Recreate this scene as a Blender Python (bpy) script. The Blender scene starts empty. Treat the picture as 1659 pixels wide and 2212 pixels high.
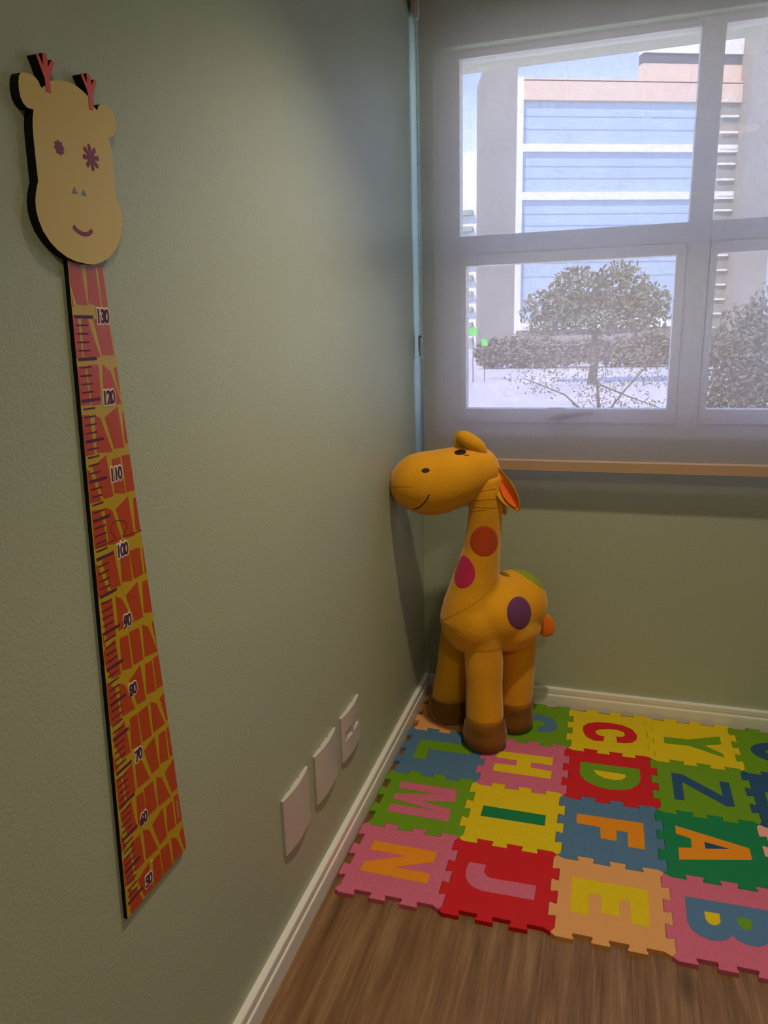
import bpy, bmesh, math, random
from mathutils import Vector, Matrix
from mathutils.bvhtree import BVHTree
random.seed(7)
S = bpy.context.scene
COL = S.collection
PI = math.pi

# ------------------------------------------------------------------ colour helper
def lin(c):
    c = c/255.0
    return c/12.92 if c <= 0.04045 else ((c+0.055)/1.055)**2.4
def rgb(r, g, b): return (lin(r), lin(g), lin(b), 1.0)

# ------------------------------------------------------------------ camera
cam_d = bpy.data.cameras.new('camera')
cam = bpy.data.objects.new('camera', cam_d); COL.objects.link(cam)
cam_d.sensor_fit = 'VERTICAL'; cam_d.sensor_height = 36.0; cam_d.sensor_width = 27.0
cam_d.lens = 36.0*1574.06/2212.0
cam_d.clip_start = 0.02; cam_d.clip_end = 500
right = Vector((0.95572, 0.29310, -0.02636)); fwd = Vector((-0.29079, 0.92686, -0.23743)); up = Vector((-0.04516, 0.23458, 0.97105))
M = Matrix.Identity(4)
for i in range(3):
    M[i][0] = right[i]; M[i][1] = up[i]; M[i][2] = -fwd[i]
M.translation = Vector((0.6239, -2.4561, 1.3178))
cam.matrix_world = M
S.camera = cam

# ------------------------------------------------------------------ look, sky, sun, lamps
S.view_settings.view_transform = 'Standard'
S.view_settings.look = 'None'
S.view_settings.gamma = 1.0
S.view_settings.use_curve_mapping = False
S.view_settings.exposure = 0.27
S.cycles.use_denoising = True
S.cycles.max_bounces = 10
S.cycles.transparent_max_bounces = 16
S.cycles.caustics_reflective = False
S.cycles.caustics_refractive = False

SKY = 7.0
SUN = 10.5
LAMP_A = 78.0
FILL_LAMP = 13.0
LAMP_COLOUR = (1.0, 0.81, 0.55)

W = bpy.data.worlds.new('sky'); S.world = W; W.use_nodes = True
nt = W.node_tree; nt.nodes.clear()
tc = nt.nodes.new('ShaderNodeTexCoord')
sx = nt.nodes.new('ShaderNodeSeparateXYZ')
nz = nt.nodes.new('ShaderNodeTexNoise'); nz.inputs['Scale'].default_value = 3.5; nz.inputs['Detail'].default_value = 4
rp = nt.nodes.new('ShaderNodeValToRGB')
rp.color_ramp.elements[0].position = 0.0; rp.color_ramp.elements[0].color = (0.62, 0.80, 1.0, 1)
rp.color_ramp.elements[1].position = 0.27; rp.color_ramp.elements[1].color = (0.20, 0.31, 0.95, 1)
bgn = nt.nodes.new('ShaderNodeBackground'); bgn.inputs['Strength'].default_value = SKY
wo = nt.nodes.new('ShaderNodeOutputWorld')
ad = nt.nodes.new('ShaderNodeMath'); ad.operation = 'MULTIPLY_ADD'; ad.inputs[1].default_value = -0.12
nt.links.new(tc.outputs['Generated'], sx.inputs[0]); nt.links.new(tc.outputs['Generated'], nz.inputs['Vector'])
nt.links.new(nz.outputs['Fac'], ad.inputs[0]); nt.links.new(sx.outputs['Z'], ad.inputs[2])
nt.links.new(ad.outputs[0], rp.inputs[0]); nt.links.new(rp.outputs[0], bgn.inputs['Color']); nt.links.new(bgn.outputs[0], wo.inputs[0])

sd = bpy.data.lights.new('sun', 'SUN'); sd.energy = SUN; sd.angle = 0.01; sd.color = (1.0, 0.95, 0.86)
so = bpy.data.objects.new('sun', sd); COL.objects.link(so)
so.rotation_euler = Vector((-0.35, -0.75, 0.75)).to_track_quat('Z', 'Y').to_euler()   # the sun stands behind the room, high to the left

def fill_light(name, loc, power, size=0.10):
    l = bpy.data.lights.new(name, 'AREA'); l.shape = 'DISK'; l.size = size; l.energy = power; l.color = LAMP_COLOUR
    o = bpy.data.objects.new(name, l); o.location = loc; COL.objects.link(o); return o
sl = bpy.data.lights.new('ceiling_light_beam', 'SPOT'); sl.energy = LAMP_A; sl.color = LAMP_COLOUR; sl.shadow_soft_size = 0.04
sl.spot_size = math.radians(96); sl.spot_blend = 1.0
slo = bpy.data.objects.new('ceiling_light_beam', sl); slo.location = (0.66, -1.05, 2.53); COL.objects.link(slo)
fill_light('room_fill_light', (1.3, -3.0, 2.535), FILL_LAMP, 0.3)  # unseen fill lamp added behind the camera to brighten the left wall

# ------------------------------------------------------------------ materials
MATS = {}
def mat(name, col, rough=0.6, spec=0.3, bump=None, sheen=0.0, vary=None, metallic=0.0, coat=0.0):
    """bump = (kind, scale, strength); vary = (scale, amount)"""
    if name in MATS: return MATS[name]
    m = bpy.data.materials.new(name); m.use_nodes = True
    t = m.node_tree; b = t.nodes['Principled BSDF']
    b.inputs['Base Color'].default_value = col
    b.inputs['Roughness'].default_value = rough
    b.inputs['Specular IOR Level'].default_value = spec
    b.inputs['Metallic'].default_value = metallic
    if sheen:
        b.inputs['Sheen Weight'].default_value = sheen; b.inputs['Sheen Roughness'].default_value = 0.45
        b.inputs['Sheen Tint'].default_value = tuple(min(1, 0.4+0.6*c) for c in col[:3])+(1,)
    co = t.nodes.new('ShaderNodeTexCoord')
    if vary:
        n = t.nodes.new('ShaderNodeTexNoise'); n.inputs['Scale'].default_value = vary[0]; n.inputs['Detail'].default_value = 5
        h = t.nodes.new('ShaderNodeHueSaturation'); h.inputs['Color'].default_value = col
        mr = t.nodes.new('ShaderNodeMapRange'); mr.inputs['From Min'].default_value = 0.3; mr.inputs['From Max'].default_value = 0.7
        mr.inputs['To Min'].default_value = 1-vary[1]; mr.inputs['To Max'].default_value = 1+vary[1]
        t.links.new(co.outputs['Object'], n.inputs['Vector']); t.links.new(n.outputs['Fac'], mr.inputs['Value'])
        t.links.new(mr.outputs[0], h.inputs['Value']); t.links.new(h.outputs[0], b.inputs['Base Color'])
    if bump:
        kind, sc, st = bump
        bp = t.nodes.new('ShaderNodeBump'); bp.inputs['Strength'].default_value = st; bp.inputs['Distance'].default_value = 0.002 if kind in ('rib', 'noise') else 0.001
        if kind == 'noise':
            n = t.nodes.new('ShaderNodeTexNoise'); n.inputs['Scale'].default_value = sc; n.inputs['Detail'].default_value = 3
            t.links.new(co.outputs['Object'], n.inputs['Vector']); out = n.outputs['Fac']
        else:
            n = t.nodes.new('ShaderNodeTexWave'); n.inputs['Scale'].default_value = sc
            n.bands_direction = {'rib': 'X', 'hatch': 'DIAGONAL', 'zigzag': 'Y'}[kind]
            if kind == 'zigzag':
                # a chevron: the row coordinate is pushed to and fro with the column
                sp = t.nodes.new('ShaderNodeSeparateXYZ'); cb = t.nodes.new('ShaderNodeCombineXYZ')
                pg = t.nodes.new('ShaderNodeMath'); pg.operation = 'PINGPONG'; pg.inputs[1].default_value = 0.012
                a2 = t.nodes.new('ShaderNodeMath'); a2.operation = 'MULTIPLY_ADD'; a2.inputs[1].default_value = 0.5
                t.links.new(co.outputs['Object'], sp.inputs[0]); t.links.new(sp.outputs['X'], pg.inputs[0])
                t.links.new(pg.outputs[0], a2.inputs[0]); t.links.new(sp.outputs['Y'], a2.inputs[2]); t.links.new(a2.outputs[0], cb.inputs['Y'])
                t.links.new(cb.outputs[0], n.inputs['Vector'])
            else:
                t.links.new(co.outputs['Object'], n.inputs['Vector'])
            out = n.outputs['Fac']
        t.links.new(out, bp.inputs['Height']); t.links.new(bp.outputs[0], b.inputs['Normal'])
    MATS[name] = m
    return m

M_wall = mat('sage_wall_paint', (0.40, 0.455, 0.335, 1), 0.42, 0.35, ('noise', 210, 0.45), vary=(1.5, 0.03))
M_ceil = mat('white_ceiling_paint', (0.75, 0.75, 0.72, 1), 0.7, 0.2)
M_plainwall = mat('room_wall_paint', (0.55, 0.56, 0.48, 1), 0.6, 0.2)
M_base = mat('white_baseboard', (0.78, 0.78, 0.74, 1), 0.4, 0.4)
M_frame = mat('white_aluminium', (0.74, 0.70, 0.63, 1), 0.4, 0.4)
M_grey = mat('grey_handle', (0.10, 0.10, 0.11, 1), 0.4, 0.5)
M_plate = mat('white_plate_plastic', (0.55, 0.52, 0.50, 1), 0.25, 0.5)
M_notch_shade = mat('notch_shade', (0.12, 0.11, 0.10, 1), 0.6)
M_rail = mat('beige_rail', (0.50, 0.35, 0.23, 1), 0.35, 0.5)
M_bracket = mat('beige_bracket', (0.42, 0.36, 0.28, 1), 0.5, 0.4)
M_chain = mat('bead_plastic', (0.72, 0.72, 0.66, 1), 0.3, 0.5)
M_concrete = mat('exterior_concrete', (0.55, 0.52, 0.46, 1), 0.9, 0.1, ('noise', 30, 0.5))

def wood_floor():
    m = bpy.data.materials.new('oak_vinyl_planks'); m.use_nodes = True
    t = m.node_tree; b = t.nodes['Principled BSDF']; N = t.nodes.new; K = t.links.new
    co = N('ShaderNodeTexCoord')
    mp = N('ShaderNodeMapping'); mp.inputs['Rotation'].default_value = (0, 0, PI/2)
    K(co.outputs['Object'], mp.inputs[0])
    br = N('ShaderNodeTexBrick'); br.inputs['Scale'].default_value = 1.0
    br.inputs['Brick Width'].default_value = 2.4; br.inputs['Row Height'].default_value = 0.18
    br.inputs['Mortar Size'].default_value = 0.0006; br.offset = 0.37
    br.inputs['Color1'].default_value = (0.25, 0.25, 0.25, 1); br.inputs['Color2'].default_value = (0.75, 0.75, 0.75, 1); br.inputs['Mortar'].default_value = (0, 0, 0, 1)
    K(mp.outputs[0], br.inputs['Vector'])
    # grain: noise pulled out along the planks, shifted from plank to plank
    ml = N('ShaderNodeVectorMath'); ml.operation = 'MULTIPLY'; ml.inputs[1].default_value = (34, 2.2, 1)
    K(co.outputs['Object'], ml.inputs[0])
    av = N('ShaderNodeVectorMath'); av.operation = 'ADD'; K(ml.outputs[0], av.inputs[0])
    sc = N('ShaderNodeVectorMath'); sc.operation = 'SCALE'; sc.inputs['Scale'].default_value = 9.0
    K(br.outputs['Color'], sc.inputs[0]); K(sc.outputs[0], av.inputs[1])
    n1 = N('ShaderNodeTexNoise'); n1.inputs['Scale'].default_value = 1.0; n1.inputs['Detail'].default_value = 8; n1.inputs['Roughness'].default_value = 0.62; n1.inputs['Distortion'].default_value = 0.7
    K(av.outputs[0], n1.inputs['Vector'])
    m2 = N('ShaderNodeVectorMath'); m2.operation = 'MULTIPLY'; m2.inputs[1].default_value = (420, 9, 1); K(co.outputs['Object'], m2.inputs[0])
    n2 = N('ShaderNodeTexNoise'); n2.inputs['Scale'].default_value = 1.0; n2.inputs['Detail'].default_value = 2; K(m2.outputs[0], n2.inputs['Vector'])
    r1 = N('ShaderNodeValToRGB'); e = r1.color_ramp.elements
    e[0].position = 0.30; e[0].color = (0.115, 0.056, 0.022, 1); e[1].position = 0.72; e[1].color = (0.31, 0.185, 0.092, 1)
    x = e.new(0.47); x.color = (0.195, 0.103, 0.044, 1)
    K(n1.outputs['Fac'], r1.inputs[0])
    h = N('ShaderNodeHueSaturation'); mr = N('ShaderNodeMapRange'); mr.inputs['From Min'].default_value = 0.3; mr.inputs['From Max'].default_value = 0.7; mr.inputs['To Min'].default_value = 0.80; mr.inputs['To Max'].default_value = 1.18
    K(n2.outputs['Fac'], mr.inputs[0]); K(mr.outputs[0], h.inputs['Value']); K(r1.outputs[0], h.inputs['Color'])
    # knots
    kv = N('ShaderNodeVectorMath'); kv.operation = 'MULTIPLY'; kv.inputs[1].default_value = (5.2, 1.9, 1); K(co.outputs['Object'], kv.inputs[0])
    vo = N('ShaderNodeTexVoronoi'); vo.inputs['Scale'].default_value = 1.0; K(kv.outputs[0], vo.inputs['Vector'])
    kr = N('ShaderNodeMapRange'); kr.inputs['From Min'].default_value = 0.02; kr.inputs['From Max'].default_value = 0.13; kr.inputs['To Min'].default_value = 0.45; kr.inputs['To Max'].default_value = 1.0
    K(vo.outputs['Distance'], kr.inputs[0])
    h2 = N('ShaderNodeHueSaturation'); K(kr.outputs[0], h2.inputs['Value']); K(h.outputs[0], h2.inputs['Color'])
    mx = N('ShaderNodeMix'); mx.data_type = 'RGBA'; K(br.outputs['Fac'], mx.inputs['Factor']); K(h2.outputs[0], mx.inputs[6]); mx.inputs[7].default_value = (0.12, 0.062, 0.03, 1)
    K(mx.outputs[2], b.inputs['Base Color'])
    b.inputs['Roughness'].default_value = 0.5; b.inputs['Specular IOR Level'].default_value = 0.3
    bp = N('ShaderNodeBump'); bp.inputs['Strength'].default_value = 0.25; bp.inputs['Distance'].default_value = 0.001
    K(n2.outputs['Fac'], bp.inputs['Height']); K(bp.outputs[0], b.inputs['Normal'])
    return m
M_floor = wood_floor()

def blind_fabric(open_=0.22):
    m = bpy.data.materials.new('solar_screen_fabric'); m.use_nodes = True
    t = m.node_tree; t.nodes.clear(); N = t.nodes.new; K = t.links.new
    out = N('ShaderNodeOutputMaterial')
    tr = N('ShaderNodeBsdfTransparent'); tr.inputs[0].default_value = (1, 0.87, 0.73, 1)
    df = N('ShaderNodeBsdfDiffuse'); 
    # beige towards the room, white towards the window
    ge = N('ShaderNodeNewGeometry'); fc = N('ShaderNodeMix'); fc.data_type = 'RGBA'
    fc.inputs[6].default_value = (0.42, 0.38, 0.33, 1); fc.inputs[7].default_value = (0.72, 0.72, 0.71, 1)
    K(ge.outputs['Backfacing'], fc.inputs['Factor']); K(fc.outputs[2], df.inputs[0])
    tl = N('ShaderNodeBsdfTranslucent'); tl.inputs[0].default_value = (0.68, 0.53, 0.38, 1)
    a = N('ShaderNodeMixShader'); a.inputs[0].default_value = 0.15; K(df.outputs[0], a.inputs[1]); K(tl.outputs[0], a.inputs[2])
    co = N('ShaderNodeTexCoord')
    # woven threads: uneven vertical and horizontal yarns change how open the weave is
    v1 = N('ShaderNodeVectorMath'); v1.operation = 'MULTIPLY'; v1.inputs[1].default_value = (420, 1, 22); K(co.outputs['Object'], v1.inputs[0])
    v2 = N('ShaderNodeVectorMath'); v2.operation = 'MULTIPLY'; v2.inputs[1].default_value = (30, 1, 420); K(co.outputs['Object'], v2.inputs[0])
    n1 = N('ShaderNodeTexNoise'); n1.inputs['Scale'].default_value = 1; n1.inputs['Detail'].default_value = 1; K(v1.outputs[0], n1.inputs['Vector'])
    n2 = N('ShaderNodeTexNoise'); n2.inputs['Scale'].default_value = 1; n2.inputs['Detail'].default_value = 1; K(v2.outputs[0], n2.inputs['Vector'])
    s = N('ShaderNodeMath'); s.operation = 'ADD'; K(n1.outputs['Fac'], s.inputs[0]); K(n2.outputs['Fac'], s.inputs[1])
    mr = N('ShaderNodeMapRange'); mr.inputs['From Min'].default_value = 0.6; mr.inputs['From Max'].default_value = 1.4
    mr.inputs['To Min'].default_value = open_+0.045; mr.inputs['To Max'].default_value = open_-0.045
    K(s.outputs[0], mr.inputs[0])
    mx = N('ShaderNodeMixShader'); K(mr.outputs[0], mx.inputs[0]); K(a.outputs[0], mx.inputs[1]); K(tr.outputs[0], mx.inputs[2])
    K(mx.outputs[0], out.inputs[0])
    return m
M_blind = blind_fabric()

def thin_glass(name, tint, gloss=0.06):
    m = bpy.data.materials.new(name); m.use_nodes = True
    t = m.node_tree; t.nodes.clear(); N = t.nodes.new; K = t.links.new
    out = N('ShaderNodeOutputMaterial'); tr = N('ShaderNodeBsdfTransparent'); tr.inputs[0].default_value = tint
    gl = N('ShaderNodeBsdfGlossy'); gl.inputs['Roughness'].default_value = 0.02
    lw = N('ShaderNodeLayerWeight'); pw = N('ShaderNodeMath'); pw.operation = 'POWER'; pw.inputs[1].default_value = 5
    fr = N('ShaderNodeMath'); fr.operation = 'MULTIPLY_ADD'; fr.inputs[1].default_value = 0.55; fr.inputs[2].default_value = 0.015
    K(lw.outputs['Facing'], pw.inputs[0]); K(pw.outputs[0], fr.inputs[0])
    mx = N('ShaderNodeMixShader'); K(fr.outputs[0], mx.inputs[0]); K(tr.outputs[0], mx.inputs[1]); K(gl.outputs[0], mx.inputs[2]); K(mx.outputs[0], out.inputs[0])
    return m
M_glass = thin_glass('window_glass', (0.97, 0.98, 0.98, 1))
M_clear = thin_glass('clear_plastic', (0.72, 0.74, 0.74, 1))

# ------------------------------------------------------------------ mesh helpers
def link(name, me, m, parent=None):
    o = bpy.data.objects.new(name, me); COL.objects.link(o)
    if m is not None:
        for k in (m if isinstance(m, (list, tuple)) else [m]): me.materials.append(k)
    if parent is not None: o.parent = parent
    return o
def obj(name, bm, m, parent=None, smooth=False, recalc=True):
    if recalc: bmesh.ops.recalc_face_normals(bm, faces=bm.faces[:])
    me = bpy.data.meshes.new(name); bm.to_mesh(me); bm.free()
    if smooth:
        for p in me.polygons: p.use_smooth = True
    return link(name, me, m, parent)
def box(bm, x0, x1, y0, y1, z0, z1, mi=0):
    v = [bm.verts.new((x, y, z)) for z in (z0, z1) for y in (y0, y1) for x in (x0, x1)]
    for f in ((0, 2, 3, 1), (4, 5, 7, 6), (0, 1, 5, 4), (2, 6, 7, 3), (0, 4, 6, 2), (1, 3, 7, 5)):
        q = bm.faces.new([v[i] for i in f]); q.material_index = mi
    return v
def prism(bm, pts, to3, a, b, mi_top=0, mi_side=0, bevel=0.0):
    """closed outline pts (2D) pushed from height a to height b; to3(u, v, h) maps to space"""
    n = len(pts)
    lo = [bm.verts.new(to3(u, v, a)) for u, v in pts]
    f = bm.faces.new(list(reversed(lo))); f.material_index = mi_side
    if bevel:
        mid = [bm.verts.new(to3(u, v, b-bevel)) for u, v in pts]
        hi = [bm.verts.new(to3(u, v, b)) for u, v in inset(pts, bevel)]
        rows = [lo, mid, hi]
    else:
        hi = [bm.verts.new(to3(u, v, b)) for u, v in pts]; rows = [lo, hi]
    for r in range(len(rows)-1):
        for i in range(n):
            f = bm.faces.new([rows[r][i], rows[r][(i+1) % n], rows[r+1][(i+1) % n], rows[r+1][i]])
            f.material_index = mi_side if r == 0 else mi_top
    f = bm.faces.new(hi); f.material_index = mi_top
def area2(p): return sum(p[i][0]*p[(i+1) % len(p)][1]-p[(i+1) % len(p)][0]*p[i][1] for i in range(len(p)))
def inset(pts, d):
    s = 1 if area2(pts) > 0 else -1
    out = []; n = len(pts)
    for i in range(n):
        a, b, c = Vector(pts[i-1]), Vector(pts[i]), Vector(pts[(i+1) % n])
        e1 = (b-a).normalized(); e2 = (c-b).normalized()
        n1 = Vector((-e1.y, e1.x))*s; n2 = Vector((-e2.y, e2.x))*s
        k = n1+n2; den = max(0.35, 1+n1.dot(n2)); q = b+k*(d/den); out.append((q.x, q.y))
    return out
def loft(bm, rings, cap=True, mi=0):
    vs = [[bm.verts.new(p) for p in r] for r in rings]
    n = len(vs[0])
    for a, b in zip(vs[:-1], vs[1:]):
        for i in range(n):
            f = bm.faces.new([a[i], a[(i+1) % n], b[(i+1) % n], b[i]]); f.material_index = mi
    if cap:
        for r, rev in ((vs[0], True), (vs[-1], False)):
            f = bm.faces.new(list(reversed(r)) if rev else r); f.material_index = mi
    return vs
def ring(c, ax, ay, n=24): return [Vector(c)+ax*math.cos(2*PI*i/n)+ay*math.sin(2*PI*i/n) for i in range(n)]
def tube_rings(pts, radii, n=12):
    pts = [Vector(p) for p in pts]; out = []; ref = None
    for i, p in enumerate(pts):
        t = (pts[min(i+1, len(pts)-1)]-pts[max(i-1, 0)]).normalized()
        if ref is None:
            ref = t.orthogonal().normalized()
        ref = (ref-t*ref.dot(t)).normalized(); b = t.cross(ref)
        r = radii[i] if isinstance(radii, (list, tuple)) else radii
        out.append(ring(p, ref*r, b*r, n))
    return out
def tube(bm, pts, radii, n=12, mi=0): loft(bm, tube_rings(pts, radii, n), True, mi)
def ellipsoid(bm, c, axes, useg=28, vseg=18):
    """axes: three vectors"""
    c = Vector(c); a, b, d = axes
    rows = []
    for j in range(1, vseg):
        th = PI*j/vseg
        rows.append([bm.verts.new(c+d*math.cos(th)+(a*math.cos(2*PI*i/useg)+b*math.sin(2*PI*i/useg))*math.sin(th)) for i in range(useg)])
    t = bm.verts.new(c+d); u = bm.verts.new(c-d)
    for i in range(useg):
        bm.faces.new([t, rows[0][i], rows[0][(i+1) % useg]])
        bm.faces.new([u, rows[-1][(i+1) % useg], rows[-1][i]])
        for r in range(len(rows)-1):
            bm.faces.new([rows[r][i], rows[r+1][i], rows[r+1][(i+1) % useg], rows[r][(i+1) % useg]])
def spline(pts, n=8):
    """Catmull-Rom through pts"""
    P = [Vector(p) for p in pts]; out = []
    for i in range(len(P)-1):
        p0 = P[max(i-1, 0)]; p1 = P[i]; p2 = P[i+1]; p3 = P[min(i+2, len(P)-1)]
        for k in range(n):
            t = k/n
            out.append(0.5*((2*p1)+(p2-p0)*t+(2*p0-5*p1+4*p2-p3)*t*t+(3*p1-p0-3*p2+p3)*t**3))
    out.append(P[-1]); return out
def tag(o, label, cat, group=None):
    o['label'] = label; o['category'] = cat
    if group: o['group'] = group
    return o
def thing(name, label, cat, loc=(0, 0, 0), group=None):
    o = bpy.data.objects.new(name, None); COL.objects.link(o); o.empty_display_size = 0.05
    o.location = loc; return tag(o, label, cat, group)
def struct(name, bm, m, parent=None, **k):
    o = obj(name, bm, m, parent, **k)
    if parent is None: o['kind'] = 'structure'
    return o
def fused(name, bm, m, parent, voxel=0.006, smooth=12, factor=0.5):
    """one continuous skin over the overlapping volumes in bm"""
    bmesh.ops.recalc_face_normals(bm, faces=bm.faces[:])
    me = bpy.data.meshes.new(name+'_src'); bm.to_mesh(me); bm.free()
    tmp = bpy.data.objects.new(name+'_src', me); COL.objects.link(tmp)
    r = tmp.modifiers.new('r', 'REMESH'); r.mode = 'VOXEL'; r.voxel_size = voxel
    s = tmp.modifiers.new('s', 'SMOOTH'); s.iterations = smooth; s.factor = factor
    dg = bpy.context.evaluated_depsgraph_get(); dg.update()
    new = bpy.data.meshes.new_from_object(tmp.evaluated_get(dg))
    new.name = name; new.materials.clear()
    bpy.data.objects.remove(tmp); bpy.data.meshes.remove(me)
    for p in new.polygons: p.use_smooth = True
    return link(name, new, m, parent)

# letter outlines in mm inside a tile: right from its left edge, down (negative) from its far edge
LETTERS={
 'L':[[41,-68.8],[216.6,-66.7],[216.6,-116.2],[83.1,-118.3],[84.7,-176.9],[42.8,-178.3]],
 'H':[[42.7,-73.3],[214.4,-71],[215,-113.3],[151.1,-112.8],[151.7,-141.9],[215.2,-146],[215.9,-185.8],[42.5,-185.8],[41.4,-145.5],[108.3,-141.8],[106.8,-112.1],[41.9,-110.9]],
 'M':[[42.3,-52.3],[213.6,-52.4],[216.3,-109],[124.6,-129.3],[214,-147.6],[216.2,-199.5],[41.9,-197.8],[39.5,-162.1],[165.7,-163.5],[40.7,-138],[41.5,-113.6],[162,-88.3],[42.9,-84.4]],
 'N':[[42,-68.4],[213.5,-69.2],[211.5,-107.6],[122.3,-150.7],[212.6,-150.7],[213.4,-184.8],[41.1,-183.2],[40.5,-151.1],[137.7,-105.5],[41.3,-102.9]],
 'I':[[41.8,-104.8],[215.1,-105],[215.9,-150.8],[41,-151.8]],
 'J':[[44,-84.1],[86.7,-83.4],[84,-99.5],[86.7,-112.3],[93.9,-122.2],[105.6,-126],[213.5,-123.3],[213,-171.8],[91.1,-173.7],[68,-167.2],[52.9,-154.7],[43.2,-134.6],[40.3,-108.4]],
 'E':[[39.9,-70.4],[214.5,-69.1],[214.2,-184.5],[173.6,-185.2],[173,-115.7],[151.2,-115.7],[148.9,-171.7],[109.3,-172.1],[108.8,-115.7],[81.2,-117.1],[81.3,-184.8],[40.1,-185.1]],
 'F':[[40.9,-75.6],[215.1,-73],[215.1,-180.2],[173.2,-180.7],[173.4,-121.9],[145.9,-121],[145.1,-164.9],[105.1,-164.5],[103.4,-118.2],[41.4,-117.1]],
 'A':[[40.7,-61.6],[214.3,-108.4],[214.1,-152.1],[39.6,-196.8],[41.1,-150.3],[74.2,-142.7],[75.4,-105.5],[39.8,-95]],
 'A_c':[[106.8,-111.1],[166.4,-123.8],[107.1,-138.3]],
 'B':[[40.6,-67.8],[217.4,-65],[219.4,-108.1],[216.8,-129],[208.2,-153],[193.5,-173.6],[178.4,-182.3],[156.5,-182.5],[138.5,-173.8],[130.3,-163.5],[118.6,-177.2],[103.4,-186.4],[83.4,-189.4],[61.6,-182.8],[45.9,-169],[39.2,-148.3]],
 'B_c':[[78.7,-106.1],[111.2,-104.6],[110.9,-129],[105.3,-138.8],[96,-144.1],[86.3,-141.9],[79.4,-131.3]],
 'B_d':[[147.2,-105.9],[176.2,-104],[176.4,-123.7],[171.1,-135.3],[163.3,-140.2],[153.8,-137.9],[147.2,-125.5]],
 'C':[[112.1,-158.9],[109,-190.7],[78.5,-193.7],[54.4,-176.3],[42.7,-140.7],[42.7,-111],[56.8,-87.3],[86.1,-72.9],[125.4,-67.1],[169.1,-72.3],[199.9,-91.4],[215.4,-126.2],[212.1,-155.4],[197.5,-177.6],[171.9,-186.8],[151,-187.5],[149.1,-149.6],[167.9,-149.6],[176.6,-136],[173.2,-117.7],[154.2,-107.8],[125.4,-108.2],[98.9,-116.8],[83.6,-130.4],[84.8,-147.6],[96.9,-158]],
 'Y':[[42.3,-114.9],[117.1,-112.9],[214.7,-69.5],[215.1,-117.5],[162.5,-138.1],[210.7,-173.7],[214.1,-196.9],[115.6,-151.8],[41.1,-154.2]],
 'D':[[41.9,-71.2],[215.1,-68.4],[216,-123.7],[207.8,-152.6],[186.2,-178.5],[158.9,-191.5],[125.5,-196.4],[91.7,-190.1],[61.4,-171.2],[44,-144.3],[40.6,-121.2]],
 'D_c':[[80.8,-106.8],[173.9,-108.6],[173.6,-122.9],[161.8,-139.2],[138.3,-146],[112.6,-142.5],[90.8,-128.4]],
 'Z':[[49.1,-65.4],[78.7,-64.2],[180.4,-148.9],[180.9,-74.6],[207.2,-75.5],[206,-193.5],[182.1,-194.2],[76,-105.4],[75.2,-196.1],[48.5,-197.4]],
}
# growth chart outlines on the left wall in mm: (y, z)
HEAD_OUTLINE=[[-1733.4,1564.1],[-1736.2,1555.4],[-1738.1,1545],[-1738.9,1534.9],[-1739.6,1519.7],[-1740.1,1504.4],[-1740.5,1490.4],[-1743.4,1484.7],[-1747.1,1475.2],[-1748.8,1468.5],[-1749.2,1459.5],[-1747.3,1449.4],[-1742.7,1438.8],[-1733.9,1428.5],[-1723.3,1420.8],[-1710.1,1414.5],[-1695.9,1410.8],[-1678.6,1409.3],[-1663.7,1409.4],[-1647.7,1413.1],[-1633.3,1419.5],[-1620.5,1428.2],[-1609.9,1438.3],[-1602.7,1449.7],[-1597.8,1462.4],[-1596.7,1473.2],[-1598.2,1482],[-1602.1,1489],[-1605.9,1492.9],[-1604.5,1506.4],[-1603.8,1524.2],[-1603.9,1541.7],[-1605,1555.9],[-1607.2,1564],[-1600.7,1565.9],[-1594.6,1569.7],[-1591.2,1574.8],[-1589.1,1582.5],[-1590.1,1590.9],[-1592.6,1597.4],[-1598.2,1600.3],[-1606.5,1601],[-1616.3,1599.1],[-1621.3,1595.1],[-1623.5,1590.4],[-1628.7,1592.5],[-1635,1597.7],[-1638.7,1602.2],[-1646.9,1605.4],[-1657.3,1607.8],[-1667.7,1608.6],[-1680.4,1607],[-1693.1,1603.6],[-1701.5,1600.4],[-1716,1589.7],[-1717.8,1590.5],[-1720.6,1595.2],[-1724.7,1598],[-1731.9,1599],[-1741.1,1597.9],[-1745.9,1595.9],[-1748.9,1592],[-1750.8,1585.5],[-1751.5,1578.2],[-1750.6,1571.2],[-1747.9,1566.5],[-1743.2,1563.5],[-1737.8,1563.2]]
HORN_A=[[-1710.1,1587.6],[-1710.2,1600.7],[-1719.7,1621.4],[-1715.9,1623.2],[-1710,1613.7],[-1709.2,1625.9],[-1707.1,1627],[-1702.1,1626],[-1702.8,1614],[-1695.6,1623.6],[-1691.7,1621.3],[-1702.1,1604.5],[-1702.8,1588.3]]
HORN_B=[[-1639.1,1587.4],[-1637.7,1601.1],[-1639.7,1608.7],[-1647.7,1622.4],[-1643.4,1624.7],[-1637.9,1615.9],[-1637.2,1627.1],[-1630.2,1626.4],[-1630.5,1615.9],[-1623.8,1624.2],[-1619.8,1622.3],[-1630.4,1604.4],[-1631.4,1588.7]]
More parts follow.
